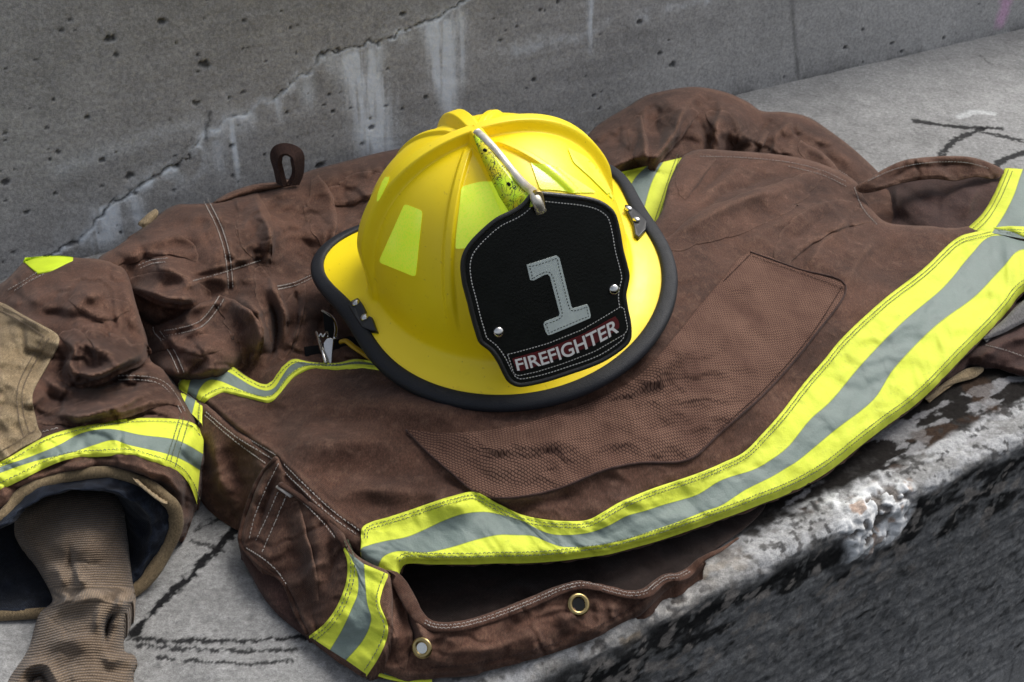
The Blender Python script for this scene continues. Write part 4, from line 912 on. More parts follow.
# lower gore folded beneath the pocket
s_gore = Surf([(242, 545, 12), (262, 585, 8), (300, 625, 4), (290, 590, 14), (310, 640, 4)], noise=.8, seed=52, roll=(3, 5))
done(sheet('pocket_gore', [(240, 540), (262, 560), (290, 585), (312, 636), (306, 636), (292, 626), (276, 612), (262, 594), (250, 572), (242, 556)], s_gore, M['brown_dark'], coat, step=2))
o, L = strip('reflective_trim', [[(341, 542), (347, 560), (346, 582), (337, 606), (324, 624), (309, 636)], [(348, 552), (357, 572), (358, 592), (352, 608), (342, 630), (330, 650)], [(364, 564), (365, 580), (367, 602), (371, 620), (363, 640), (346, 660)], [(388, 574), (382, 590), (380, 604), (388, 628), (380, 652), (366, 674)]], s_pock, M['trim'], pock, off=1.8, puck=.8, step=1.8)
o['label'] = 'upright band wrapping the pocket corner'
done(stitches([offs(L[0], -3.5), offs(L[0], -7), offs(L[3], 3.5)], s_pock, M['thread_grey'], pock, off=3, name='trim_stitching'))
st = [offs([(276, 462), (264, 486), (252, 515), (246, 540)], -3), [(278, 492), (268, 515), (254, 544)], [(287, 494), (276, 520), (262, 552)], offs([(289, 484), (306, 500), (326, 520), (340, 538)], 4), [(246, 548), (262, 558), (276, 570), (286, 584)], [(288, 590), (296, 610), (306, 632)]]
done(stitches(st, s_pock, M['thread'], pock, off=.9))
# bar tack
c = [at(p, (s_pock.H([p])[0]+1.6)/1000)[0] for p in ((278, 486), (292, 496))]
V, Fc = tube([c[0], (c[0]+c[1])/2, c[1]], .0024, 8, .5); mesh('bar_tack', V, Fc, M['thread'], pock)
# thick turned pocket edge
ep = resample(smooth([(280, 484), (300, 497), (320, 513), (335, 530), (345, 548)], 5), step=3); W = at(ep, (s_pock.H(ep)+1.5)/1000); V, Fc = tube(W, .0026, 8, .7); V = np.array(V); mesh('pocket_piping', V, Fc, M['brown'], pock, uv=V[:, :2])
ep = resample(smooth([(276, 458), (262, 474), (252, 494), (244, 520), (241, 543), (258, 563), (280, 578), (289, 592), (296, 612), (308, 634)], 5), step=3); W = at(ep, (s_pock.H(ep)+1.0)/1000); V, Fc = tube(W, .0021, 8, .8); V = np.array(V); mesh('pocket_piping', V, Fc, M['brown'], pock, uv=V[:, :2])
# strip of band peeping out at the very bottom
s_bt = Surf([(380, 674, 3), (430, 680, 3), (470, 676, 3), (400, 690, 2)], noise=.2, seed=53, roll=(0, 3))
o, L = strip('reflective_trim', [[(374, 668), (390, 672), (410, 676), (432, 678)], [(374, 670), (390, 674), (410, 678), (432, 679)], [(374, 671), (390, 676), (410, 679), (432, 679.5)], [(374, 673), (390, 678), (410, 681), (432, 681)]], s_bt, M['trim'], coat, off=1); done(o)
o['label'] = 'sliver of the inner band under the bottom edge'

# ---- near (left) sleeve
o_arm = [(-75, 320), (-30, 300), (0, 284), (12, 274), (24, 262), (40, 257), (60, 256), (80, 258), (98, 259), (114, 263), (125, 270), (131, 284), (135, 300), (141, 320), (147, 338), (148, 352), (152, 362), (164, 370), (179, 389), (191, 409), (204, 434), (205, 450), (203, 475), (198, 500), (191, 520), (183, 540), (172, 530), (171, 500), (150, 480), (130, 473), (106, 469), (70, 473), (35, 484), (14, 498), (0, 514), (-80, 560), (-90, 400)]
s_arm = Surf([(-60, 320, 70), (0, 295, 74), (30, 275, 88), (60, 268, 96), (100, 270, 98), (120, 285, 96), (90, 320, 112), (40, 320, 100), (0, 340, 92), (-50, 380, 90), (130, 320, 92), (142, 345, 80), (110, 355, 96), (70, 350, 96), (80, 378, 82), (50, 385, 82), (120, 378, 72), (152, 372, 60), (175, 395, 60), (195, 420, 56), (100, 405, 84), (60, 410, 86), (150, 410, 76), (110, 430, 86), (40, 440, 84), (0, 460, 82), (-60, 500, 80), (60, 465, 84), (105, 465, 84), (150, 470, 74), (180, 490, 52), (197, 470, 36), (203, 445, 42), (180, 440, 66), (195, 500, 24), (185, 535, 10), (20, 400, 90), (-60, 440, 88), (0, 505, 72)],
    [([(152, 346), (128, 360), (102, 374), (74, 377), (58, 370)], 17, 6, 'r'), ([(156, 358), (134, 371), (106, 385), (76, 388), (56, 380)], -16, 6, 'c'), ([(58, 336), (72, 350), (67, 368), (80, 392)], 12, 5, 'l'), ([(50, 344), (62, 358), (58, 376), (68, 396)], -8, 5, 'c'), ([(70, 332), (88, 350), (96, 368)], -5, 5, 'c'), ([(40, 385), (55, 398), (76, 404)], -7, 5, 'c'), ([(42, 372), (56, 386), (78, 396)], 7, 5),
     ([(14, 300), (45, 313), (70, 304), (95, 290)], -5, 10), ([(55, 316), (80, 302), (110, 290)], 10, 9), ([(62, 336), (85, 344), (105, 354), (120, 362)], 7, 7), ([(0, 315), (30, 322), (58, 330)], 7, 7), ([(118, 300), (128, 325), (132, 350)], -5, 8, 'c'), ([(126, 272), (133, 300), (143, 335)], 7, 6),
     ([(38, 410), (80, 416), (120, 405), (152, 392), (176, 391)], 13, 7, 'l'), ([(50, 426), (95, 424), (150, 415), (192, 422)], -16, 5, 'c'), ([(92, 398), (125, 386), (158, 385)], -9, 5, 'c'), ([(112, 380), (138, 374), (160, 378)], 5, 5), ([(190, 470), (187, 495), (187, 520)], -8, 6, 'c'), ([(160, 470), (175, 482), (190, 502)], 6, 5), ([(5, 484), (60, 463), (100, 458), (150, 464)], -7, 5, 'c'), ([(30, 290), (55, 296), (85, 284)], 5, 8)],
    noise=1.0, seed=61, cr=2.4, roll=(14, 11))
arm = done(sheet('sleeve', o_arm, s_arm, M['brown'], coat, step=2.1, sm=4, drop=lambda p: np.where((p[:, 1] > 464) & (p[:, 0] < 178), 6., 200.)))
cuffb = [[(-80, 500), (-40, 478), (0, 462), (23, 449), (47, 436), (77, 427), (110, 421), (141, 418), (176, 419), (195, 424), (204, 436)],
         [(-80, 506), (-40, 484), (0, 467), (18, 461), (35, 455), (59, 445), (82, 433), (110, 429), (141, 435), (176, 440), (203, 454)],
         [(-80, 512), (-40, 490), (0, 473), (35, 461), (70, 453), (94, 445), (113, 440), (129, 445), (164, 453), (183, 460), (200, 470)],
         [(-80, 524), (-40, 504), (0, 487), (23, 476), (47, 464), (70, 456), (98, 454), (129, 453), (152, 459), (176, 468), (189, 482), (197, 502)]]
o, L = strip('reflective_trim', cuffb, s_arm, M['trim'], arm, off=1.8, puck=.8, step=2)
o['label'] = 'lime and silver band around the cuff'
done(stitches([offs(L[0], 3.5), offs(L[3], -3.5), [(180, 417), (173, 440), (166, 462)], [(184, 418), (177, 440), (170, 464)], [(189, 420), (182, 444), (175, 468)]], s_arm, M['thread_grey'], arm, off=3, name='trim_stitching'))
# small band end on the far side of the sleeve
o, L = strip('reflective_trim', [[(23, 261), (30, 267), (37, 272.5), (38, 273), (50, 270.5), (62, 265), (73, 260)], [(24, 260), (38, 265), (50, 264), (66, 260), (73, 258.6)], [(24.5, 259), (38, 260), (52, 259.5), (64, 258), (73, 257.8)], [(25, 257.6), (38, 256.4), (52, 255.6), (64, 255.8), (73, 257)]], s_arm, plain('lime_band_end', (.6, .78, .02), .7, bump=.3), arm, off=1.6, step=1.5)
o['label'] = 'folded-over end of a lime band at the top of the sleeve'
# tan elbow patch
o_el = [(-80, 290), (-40, 292), (0, 302), (20, 313), (40, 324), (53, 331), (59, 337), (58, 344), (54, 352), (44, 370), (34, 388), (32, 400), (35, 415), (38, 428), (41, 436), (20, 448), (0, 460), (-40, 478), (-80, 496)]
el = resample(smooth(o_el, 4, True), step=3, closed=True)
s_el = Surf([(-60, 300, 4), (0, 310, 3), (50, 335, 2), (30, 400, 2), (0, 450, 2), (0, 380, 4)], noise=0, roll=(0, 1))
class Sum:
    outline = 1; roll = (0, 1)
    def __init__(s, a, b): s.a, s.b = a, b
    def H(s, p): return s.a.H(p)+s.b.H(p)
s_elb = Sum(s_arm, s_el)
elb = done(sheet('elbow_patch', el, s_elb, M['tan'], arm, step=2.4, drop=4, sm=0, inset=.6))
done(stitches([[(-20, 300), (0, 306), (25, 319), (50, 333)], [(-20, 305), (0, 311), (25, 324), (46, 338)], [(49, 338), (40, 354), (28, 376), (22, 395), (25, 420), (30, 434)], [(43, 336), (34, 354), (22, 376), (17, 395), (19, 420), (24, 438)], [(0, 452), (20, 440), (36, 430)]], s_elb, plain('brown_thread', (.16, .12, .085), .9), elb, off=.7, gap=3.0))
st = [offs([(118, 380), (140, 380), (160, 384), (172, 396), (182, 414)], 0), offs([(118, 380), (140, 380), (160, 384), (172, 396), (182, 414)], -4), offs([(8, 290), (22, 282), (38, 272)], 0), offs([(14, 291), (28, 282), (44, 274)], 0), [(42, 432), (50, 430), (58, 428)]]
done(stitches(st, s_arm, M['thread'], arm, off=.9))
# cuff opening: tan binding, quilted lining, knitted wristlet
rim = [(-90, 570, 60), (-40, 535, 66), (0, 517, 72), (14, 501, 75), (35, 487, 80), (70, 476, 83), (106, 472, 84), (130, 477, 80), (151, 487, 74), (167, 500, 64), (175, 516, 50), (173, 534, 36), (164, 553, 22), (152, 572, 12), (138, 588, 6), (110, 602, 4), (80, 610, 4), (45, 614, 4), (0, 616, 4), (-50, 616, 4), (-90, 612, 6)]
RM = smooth(rim, 6); Wr = at(RM[:, :2], RM[:, 2]/1000)
cpx = np.array([60., 545.]); N = len(RM)
V, Fc = tube(Wr, .0048*(.85+.4*vn(np.arange(N)/7., np.zeros(N), 71)), 10, closed=False)
V = np.array(V)+np.c_[fbm(np.arange(len(V))/70., np.zeros(len(V)), 72, 2)]*.0012
cb = mesh('cuff_binding', V, Fc, M['tan'], arm, uv=V[:, :2])
# wide tan tab on the binding
s_tab = Surf([(130, 475, 85), (170, 505, 66), (150, 490, 80)], noise=.2, seed=73, roll=(1, 2))
o = sheet('binding_tab', [(133, 478), (138, 471), (152, 481), (168, 492), (172, 500), (164, 503), (150, 494)], s_tab, M['tan'], cb, step=2, drop=3)
V, rows = [], []
ax = np.array([-.06, .10, .0])     # into the sleeve
for k, (sc, dz, ib) in enumerate([(1.0, 0, 0), (.93, -1, -.006), (.84, 1, -.008), (.76, 0, .002), (.70, -2, .016), (.66, -4, .04), (.60, -6, .08), (.4, -8, .10)]):
    P = cpx+(RM[:, :2]-cpx)*sc; hh = RM[:, 2]*(.45+.55*sc)+10*(1-sc)+dz
    w_ = at(P, np.maximum(hh, 2.5)/1000)+ax*max(ib, 0)/.1*.9+np.array([0, -1, 0.3])*max(-ib, 0)
    i = np.arange(N); w_ = w_+np.c_[fbm(i/5., i*0+k*1.3, 75, 3), fbm(i/5., i*0+k*1.3, 76, 3), fbm(i/6., i*0+k*1.1, 77, 3)]*(.0035 if k else .0)
    w_[:, 2] = np.maximum(w_[:, 2], .0025); rows.append(w_)
R_ = np.array(rows); 
# subdivide rows smoothly
R2 = smooth(R_.reshape(len(rows), -1), 5).reshape(-1, N, 3)
uvp = np.stack([np.repeat(np.arange(len(R2))*.003, N), np.tile(np.arange(N)*.003, len(R2))], 1)
i_, j_ = np.meshgrid(np.arange(len(R2)), np.arange(N), indexing='ij')
R2[1:] += (fbm(j_/3.+i_*.15, i_/2.2, 78, 3)[..., None]*np.array([.0012, -.0016, .0016]))[1:]
mesh('cuff_lining', R2.reshape(-1, 3), grid_faces(len(R2), N), M['navy'], arm, uv=uvp)

o_kn = [(22, 505), (60, 488), (112, 490), (124, 505), (127, 530), (129, 555), (132, 580), (135, 594), (133, 602), (126, 612), (124, 628), (124, 650), (134, 655), (137, 664), (133, 676), (136, 700), (134, 730), (-10, 730), (4, 690), (12, 674), (22, 660), (30, 645), (35, 626), (40, 612), (52, 602), (50, 590), (40, 572), (30, 556), (22, 545), (14, 530)]
s_kn = Surf([(22, 510, 40), (60, 500, 44), (110, 500, 42), (120, 540, 40), (80, 540, 46), (30, 545, 30), (125, 580, 36), (90, 580, 42), (55, 590, 26), (60, 610, 24), (100, 620, 34), (125, 605, 36), (122, 640, 22), (80, 650, 30), (40, 640, 18), (20, 670, 16), (60, 690, 24), (120, 690, 20), (130, 660, 16)],
    [([(68, 540), (70, 560), (72, 576), (78, 586)], -8, 6, 'c'), ([(84, 566), (78, 574), (82, 584), (96, 580)], 8, 6), ([(112, 600), (120, 604), (128, 600)], 6, 6), ([(118, 604), (111, 620), (108, 640), (106, 652)], -22, 4, 'c'), ([(96, 596), (100, 612), (96, 640)], 5, 7), ([(50, 606), (80, 600), (105, 596), (125, 588)], 6, 7), ([(45, 622), (75, 618), (95, 620)], -4, 7), ([(40, 640), (70, 642), (95, 646)], 4, 8),
     ([(8, 690), (22, 672), (42, 665), (52, 676), (62, 700)], 9, 5), ([(18, 700), (30, 682), (42, 678), (50, 700)], -16, 6, 'c'), ([(90, 560), (105, 568), (120, 562)], -3, 6), ([(50, 560), (60, 580), (62, 595)], 5, 6), ([(96, 658), (115, 662), (132, 658)], 5, 5), ([(96, 668), (115, 672), (134, 668)], -5, 5)],
    noise=1.0, seed=81, roll=(17, 14))
def knit_uv(P):
    W = at(P, .03)
    y = P[:, 1]; t = sst(585, 605, y)
    v1 = W[:, 1]+.35*(W[:, 0]+.31)**2*8-.06*W[:, 0]; v2 = W[:, 1]-.12*W[:, 0]+.004*np.sin(P[:, 0]/18.)
    return np.c_[W[:, 0], v1*(1-t)+v2*t]
kn = done(sheet('knitted_wristlet', o_kn, s_kn, M['knit'], arm, step=1.7, uvf=knit_uv, sm=4))
# hook clasp half under the brim
clasp = empty('tmp'); bpy.data.objects.remove(clasp)
def slab(poly, z0, thick, mat, name, parent, bev=.0006):
    """flat metal piece cut to a picture-space outline, facing the lens at height z0"""
    P = np.array(poly, float); n_ = np.array([0, -.75, .66]); c0 = at(P.mean(0), z0)[0]
    d = rays(P); t = ((c0-CAM)@n_)/(d@n_); W = CAM+d*t[:, None]
    V = np.vstack([W+n_*thick/2, W-n_*thick/2]); k = len(P)
    Fc = [list(range(k)), [k+i for i in range(k)][::-1]]+[[i, k+i, k+(i+1) % k, (i+1) % k] for i in range(k)]
    o = mesh(name, V, Fc, mat, parent, smooth_=False)
    b = o.modifiers.new('bevel', 'BEVEL'); b.width = bev; b.segments = 2
    return o
hook = done(slab([(323, 312), (332, 318), (336, 325), (336, 333), (334, 340), (325, 336), (324, 325)], .066, .002, M['strap'], 'hook_clasp', coat))
def wire(pts, r, name, mat, parent, flat=1):
    P = smooth([at((a, b), c)[0] for a, b, c in pts], 5); V, Fc = tube(P, r, 8, flat); return mesh(name, V, Fc, mat, parent)
wire([(322, 311, .068), (327, 314, .069), (332, 318, .069), (335, 324, .069), (336, 331, .068), (334.5, 339, .067)], .0019, 'clasp_frame', M['chrome'], hook, .7)
slab([(324, 343), (327, 339), (331, 338), (334, 340), (333, 350), (332, 364), (326, 364), (324, 354)], .068, .004, M['chrome'], 'clasp_body', hook)
wire([(316, 332, .066), (318, 337, .068), (320, 344, .070), (323, 353, .070), (326, 363, .066)], .0017, 'spring_lever', M['chrome'], hook, .8)
wire([(319, 337, .07), (321, 334, .072), (323, 337, .07), (325, 334, .072), (327, 332, .07), (328, 337, .07)], .0009, 'spring', M['chrome'], hook)
o = done(slab([(304, 347), (320, 345), (350, 336), (372, 345), (378, 366), (340, 364), (306, 362)], .052, .003, M['strap'], 'strap_and_gap_shade', coat))  # black strap at left; the rest is a dark sheet painting the shaded gap
done(wire([(340, 342, .066), (346, 341, .068), (354, 347, .066), (364, 354, .062), (374, 361, .06)], .0028, 'amber_strap', M['orange'], coat, .6))

for ow, sf, ed_, sd, L_, w_ in (
    (arm, s_arm, [(152, 348), (136, 363), (108, 377), (78, 385), (56, 379)], 1, 13, 13), (arm, s_arm, [(58, 334), (70, 350), (66, 367), (76, 388)], -1, 7, 8), (arm, s_arm, [(36, 422), (85, 424), (125, 413), (160, 403), (196, 409)], -1, 9, 9), (arm, s_arm, [(68, 300), (88, 314), (112, 318), (130, 310)], -1, 4, 10), (arm, s_arm, [(84, 336), (98, 350), (118, 358), (138, 352)], -1, 4, 8), (yoke, s_yoke, [(150, 352), (172, 348), (196, 354), (224, 350)], -1, 5, 9), (yoke, s_yoke, [(320, 200), (345, 205), (370, 198), (400, 204)], -1, 4, 10), (yoke, s_yoke, [(306, 284), (303, 310), (296, 336), (284, 360)], 1, 6, 8),
    (yoke, s_yoke, [(128, 286), (150, 299), (172, 305), (192, 305), (212, 299)], -1, 14, 12), (yoke, s_yoke, [(220, 294), (246, 305), (261, 325), (262, 347), (250, 368)], 1, 9, 12), (yoke, s_yoke, [(252, 186), (266, 208), (273, 236), (270, 266)], 1, 9, 14), (yoke, s_yoke, [(260, 264), (278, 290), (288, 318), (284, 352)], 1, 6, 9),
    (yoke, s_yoke, [(112, 268), (140, 256), (170, 254), (198, 262)], -1, 6, 9), (yoke, s_yoke, [(318, 176), (332, 196), (336, 222), (330, 248)], 1, 5, 12),
    (back, s_back, [(698, 112), (690, 124), (678, 138), (664, 155), (646, 178)], 1, 12, 11), (back, s_back, [(704, 112), (714, 128), (712, 146), (722, 166)], -1, 6, 9), (back, s_back, [(642, 116), (645, 130), (648, 148), (652, 172)], 1, 7, 7), (back, s_back, [(770, 132), (762, 142), (753, 153), (747, 170)], 1, 9, 8), (back, s_back, [(800, 140), (818, 150), (838, 168), (850, 182)], 1, 5, 7),
    (body, s_body, [(820, 170), (778, 181), (736, 196), (700, 212), (660, 242)], -1, 9, 14), (body, s_body, [(872, 222), (842, 228), (808, 246), (782, 272)], 1, 5, 12), (body, s_body, [(715, 158), (700, 178), (684, 198)], 1, 5, 9),
    (pock, s_pock, [(298, 500), (306, 530), (314, 562), (318, 600)], 1, 4, 8), (face, s_face, [(398, 596), (408, 618), (412, 642), (404, 668)], 1, 5, 6)):
    fold_over(ow, sf, ed_, sd, L_, w_, M['brown'])
# ------------------------------------------------------------------ the helmet
from mathutils import Matrix
HR = np.array([[0.9249, -0.342, -0.166], [0.3285, 0.9388, -0.1034], [0.1912, 0.0411, 0.9807]])
u_, s__, vt_ = np.linalg.svd(HR); HR = u_@vt_
HO = CAM+np.array([-0.0109, 1.0791, -0.6077])
helmet = empty('fire_helmet'); 
HM = Matrix([[*HR[0], HO[0]], [*HR[1], HO[1]], [*HR[2], HO[2]], [0, 0, 0, 1]])
helmet.matrix_world = HM
tag(helmet, 'yellow firefighter helmet with black shield reading 1 FIREFIGHTER lying on the coat', 'helmet')
def to_local(W): return (np.asarray(W)-HO)@HR
CL = to_local(CAM)                       # camera position in helmet space (only used to read the layout off the photograph)
def lrays(p): return rays(p)@HR
# local axes: x to the viewer's right, -y front, z up
def base_r(th):     # dome base radius; th=0 is +x, -90deg is the front
    c, s = np.cos(th), np.sin(th)
    a = .1087; b = np.where(s < 0, .138, .108)
    n = 2.15
    return (np.abs(c/a)**n+np.abs(s/b)**n)**(-1/n)
def rim_r(th):
    ph = th+math.pi/2
    return sum(c*np.cos(k*ph) for k, c in enumerate((.1555, .0015, .010, .0115, -.0107, .0032)))
def rim_z(th):
    ph = th+math.pi/2
    return -.0004*np.cos(ph)-.0112*np.cos(2*ph)+.0096-.002
HD = .1505
MAIN, MINOR = .0098, .0030
def dome_pt(th, t):
    """t 0..1 crown->foot, 1..2 fillet and brim"""
    R0 = base_r(th); R1 = rim_r(th); Z1 = rim_z(th)
    td = np.clip(t, 0, 1); ph = td*math.pi/2
    r = R0*np.sin(ph)**.92*(.93+.07*td)
    z0 = .018+.5*rim_z(th)
    z = z0+(HD-z0)*np.cos(ph)**.82
    # ribs: distance from each rib plane
    x, y = r*np.cos(th), r*np.sin(th)
    low = 1-sst(.80, .97, td)
    bump = np.zeros_like(r)
    def prof(d, w): return 1-sst(w*.55, w*1.45, np.abs(d))
    wide = .0066+.0045*td
    m = np.maximum(prof(x, wide), prof(y, wide*1.05))
    bump = np.maximum(bump, MAIN*m*(.55+.45*low)*(1-.35*sst(.75, 1, td)))
    for a in (-57, -123, 57, 123):
        ca, sa = math.cos(math.radians(a)), math.sin(math.radians(a))
        d = x*sa-y*ca; fwd = sst(.012, .03, x*ca+y*sa)
        bump = np.maximum(bump, MINOR*prof(d, .0034+.001*td)*fwd*low)
    nx, nz = np.sin(ph), np.cos(ph)
    # flat cross boss at the crown
    r = r+bump*nx; z = z+bump*nz
    tb = np.clip(t-1, 0, 1)
    # fillet then brim (cubic blend)
    rf, zf = base_r(th)*1.0, z0
    br = rf+(R1-rf)*tb**1.15
    bz = zf+(Z1-zf)*(1-(1-np.clip(tb*1.0, 0, 1))**2.4)
    brim_up = .0022*np.sin(np.clip(tb, 0, 1)*math.pi)
    r = np.where(t > 1, br+bump*nx*(1-sst(0, .35, tb)), r); z = np.where(t > 1, bz+brim_up, z)
    return np.stack([r*np.cos(th), r*np.sin(th)-.018*np.clip(z/HD, 0, 1.1)**3, z], -1)
nth = 640
TH_ = np.linspace(0, 2*math.pi, nth, endpoint=False)
TT = np.r_[np.linspace(.004, .9, 130), np.linspace(.9, 1.0, 22)[1:], np.linspace(1, 1.25, 18)[1:], np.linspace(1.25, 2, 26)[1:]]
A_, B_ = np.meshgrid(TH_, TT, indexing='ij')
V = dome_pt(A_, B_); nt_ = len(TT)
# relax the foot so the dome flows into the brim
Vs = V.copy()
for _ in range(30):
    k = slice(138, 175); Vs[:, k] = .5*Vs[:, k]+.25*(Vs[:, 137:174]+Vs[:, 139:176])
V = Vs
Vl = V.reshape(-1, 3); Fc = grid_faces(nth, nt_, True).tolist()
Vl = np.vstack([Vl, [[0, -.0205, HD+MAIN]]]); top = len(Vl)-1
Fc += [[i*nt_, top, ((i+1) % nth)*nt_] for i in range(nth)]
Fc = [f[::-1] for f in Fc]
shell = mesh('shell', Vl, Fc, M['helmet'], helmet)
bvh = BVHTree.FromPolygons([tuple(v) for v in Vl], Fc)
so = shell.modifiers.new('thickness', 'SOLIDIFY'); so.thickness = .0032; so.offset = -1
# black edging
th = np.linspace(0, 2*math.pi, 360, endpoint=False); P = np.stack([rim_r(th)*np.cos(th), rim_r(th)*np.sin(th), rim_z(th)-.001], 1)
out = P/np.linalg.norm(P[:, :2], axis=1)[:, None]; out[:, 2] = 0
Vt = []; n = 18
for i in range(len(P)):
    for k in range(n):
        w_ = 2*math.pi*k/n; cx = math.cos(w_); cz = math.sin(w_)
        ex_ = abs(cx)**.75*np.sign(cx); ez_ = abs(cz)**.75*np.sign(cz)
        Vt.append(P[i]+out[i]*(.0068*ex_)+np.array([0, 0, 1.])*(.0042*ez_-.0016*ex_))
Fc2 = [[i*n+k, ((i+1) % 360)*n+k, ((i+1) % 360)*n+(k+1) % n, i*n+(k+1) % n] for i in range(360) for k in range(n)]
mesh('brim_edging', Vt, [f[::-1] for f in Fc2], M['rubber'], helmet)
# dark suspension filling the inside
lin = [dome_pt(A_[::8, ::6], B_[::8, ::6]*.999)]
Lv = lin[0]*[.9, .9, .9]; Lv = Lv[:, :28]
mesh('inner_liner', Lv.reshape(-1, 3), grid_faces(Lv.shape[0], Lv.shape[1], True), M['strap'], helmet)

# reflective trapezoids stuck to the panels
def cast(P, off=.0004):
    d = lrays(P); o_, n_ = [], []
    for v in d:
        h = bvh.ray_cast(Vector(CL), Vector(v).normalized())
        if h[0] is None: h = bvh.find_nearest(Vector(CL)+Vector(v)*1.1)
        n = h[1] if h[1].dot(Vector(v)) < 0 else -h[1]
        o_.append(np.array(h[0])+np.array(n)*off); n_.append(np.array(n))
    return np.array(o_), np.array(n_)
def patch(poly, name='reflective_sticker', mat=None, off=.0005, step=2.5, label=None, parent=None):
    q = np.array(poly, float); r = []
    for i in range(len(q)):      # rounded corners
        a, b, c = q[i-1], q[i], q[(i+1) % len(q)]
        la, lc = np.linalg.norm(a-b), np.linalg.norm(c-b); k = min(2.2, la*.3, lc*.3)
        p1, p2 = b+(a-b)/la*k, b+(c-b)/lc*k
        r += [p1, .25*p1+.5*b+.25*p2, p2]
    r = np.array(r); out = resample(r, step=step, closed=True)
    Vp, T, nx = fill(out, step); W, _ = cast(Vp, off)
    el = np.max([np.linalg.norm(W[T[:, i]]-W[T[:, (i+1) % 3]], axis=1) for i in range(3)], 0); T = T[el < (.0075 if step > 2 else .0075 if off > .0006 else .0045)]
    o = mesh(name, W, T[:, ::-1], mat or M['sticker'], parent or helmet)
    if label: o['label'] = label
    return o
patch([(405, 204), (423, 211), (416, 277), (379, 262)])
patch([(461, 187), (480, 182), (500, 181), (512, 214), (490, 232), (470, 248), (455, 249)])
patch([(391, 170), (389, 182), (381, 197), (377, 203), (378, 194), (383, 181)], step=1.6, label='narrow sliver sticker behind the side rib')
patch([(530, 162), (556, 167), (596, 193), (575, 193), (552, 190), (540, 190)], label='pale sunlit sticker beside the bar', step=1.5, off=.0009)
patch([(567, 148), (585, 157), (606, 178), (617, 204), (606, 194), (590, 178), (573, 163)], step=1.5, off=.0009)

# leather shield: plane hinged at the brim, leaning to the bar
SP0 = np.array([0, -.176, .020]); SP1 = np.array([0, -.130, .160])
sx = np.array([1., 0, 0]); sy = SP1-SP0; sy /= np.linalg.norm(sy); sn = np.cross(sx, sy)      # sn points outward (front/up)
if sn[1] > 0: sn = -sn
def sh(p):
    """picture point -> metres on the shield plane"""
    d = lrays(p); t = ((SP0-CL)@sn)/(d@sn); W = CL+d*t[:, None]
    return np.stack([(W-SP0)@sx, (W-SP0)@sy], 1)
def shW(uv_, off=0):
    uv_ = np.atleast_2d(uv_); bow = -.9*uv_[:, 0]**2
    return SP0+uv_[:, :1]*sx+uv_[:, 1:]*sy+(off+bow)[:, None]*sn if hasattr(off, '__len__') else SP0+uv_[:, :1]*sx+uv_[:, 1:]*sy+(bow+off)[:, None]*sn
def zc(P): return [(440+x/3.1, 180+y/3.1) for x, y in P]
outl = zc([(283, 52), (262, 76), (232, 98), (180, 124), (135, 162), (98, 203), (80, 238), (75, 275), (80, 320), (88, 352), (97, 385), (104, 415), (112, 445), (122, 478), (131, 503), (148, 518), (165, 532), (186, 562), (205, 600), (218, 622), (236, 634), (262, 636), (330, 620), (400, 597), (460, 577), (510, 556), (560, 525), (584, 503), (591, 480), (588, 440), (580, 400), (575, 360), (582, 325), (586, 300), (578, 262), (566, 215), (558, 165), (545, 115), (525, 90), (490, 70), (440, 58), (390, 52), (335, 46), (305, 44)])
so_ = sh(outl)
oc = smooth(so_, 5, True)
def flat(name, poly, off, thick, mat, parent, step=.0035, bevel=0, smth=True):
    out = resample(poly, step=step, closed=True)
    Vp, T, nx = fill(out*1000, step*1000); Vp = Vp/1000
    W = shW(Vp, off); b = np.array(sorted(nx)); idx = {v: i for i, v in enumerate(b)}; N = len(W)
    c = Vp.mean(0)
    e = np.array([[i, nx[i]] for i in b]); V2 = np.vstack([W, W[b]-sn*thick])
    Fq = [list(t) for t in T]+[[j, i, N+idx[i], N+idx[j]] for i, j in e]
    ob = mesh(name, V2, Fq, mat, parent, smooth_=False)
    return ob
shield = flat('shield', oc, .0, .004, M['leather'], helmet, step=.004)
Wt = shW(resample(oc, step=.0015, closed=True), -.0008); V, Fc = tube(Wt, .0021, 10, closed=True); mesh('shield_edging', V, Fc, M['leather_edge'], shield)
def sstitch(poly, off, gap, ln, w, mat, closed=True, parent=None):
    P = resample(poly, step=.0005, closed=closed); P = np.vstack([P, P[:1]]) if closed else P
    L = np.r_[0, np.cumsum(np.linalg.norm(np.diff(P, axis=0), axis=1))]; V = []; Fc = []; s = 0
    while s+ln < L[-1]:
        a = np.array([np.interp(s, L, P[:, k]) for k in (0, 1)]); b = np.array([np.interp(s+ln, L, P[:, k]) for k in (0, 1)])
        d = (b-a)/np.linalg.norm(b-a); pr = np.array([-d[1], d[0]])*w; i = len(V)
        m = (a+b)/2
        V += list(shW(np.array([a-pr*.6, a+pr*.6, b+pr*.6, b-pr*.6]), off))+list(shW(np.array([m-pr, m+pr]), off+w*.7))
        Fc += [[i, i+4, i+5, i+1], [i+4, i+3, i+2, i+5], [i, i+3, i+4], [i+1, i+5, i+2]]; s += gap
    return mesh('stitching', V, Fc, mat, parent or shield, smooth_=False)
def inset(poly, d):
    P = resample(poly, step=.002, closed=True); T = np.roll(P, -1, 0)-np.roll(P, 1, 0); T /= np.linalg.norm(T, axis=1)[:, None]
    n = np.c_[-T[:, 1], T[:, 0]]
    if not inside(P[:1]+n[:1]*.004, P)[0]: n = -n
    for _ in range(4): n = (n+np.roll(n, 1, 0)+np.roll(n, -1, 0))/3
    return P+n*d
sstitch(inset(oc, .0050), .0003, .0025, .0018, .00042, M['thread_white'])
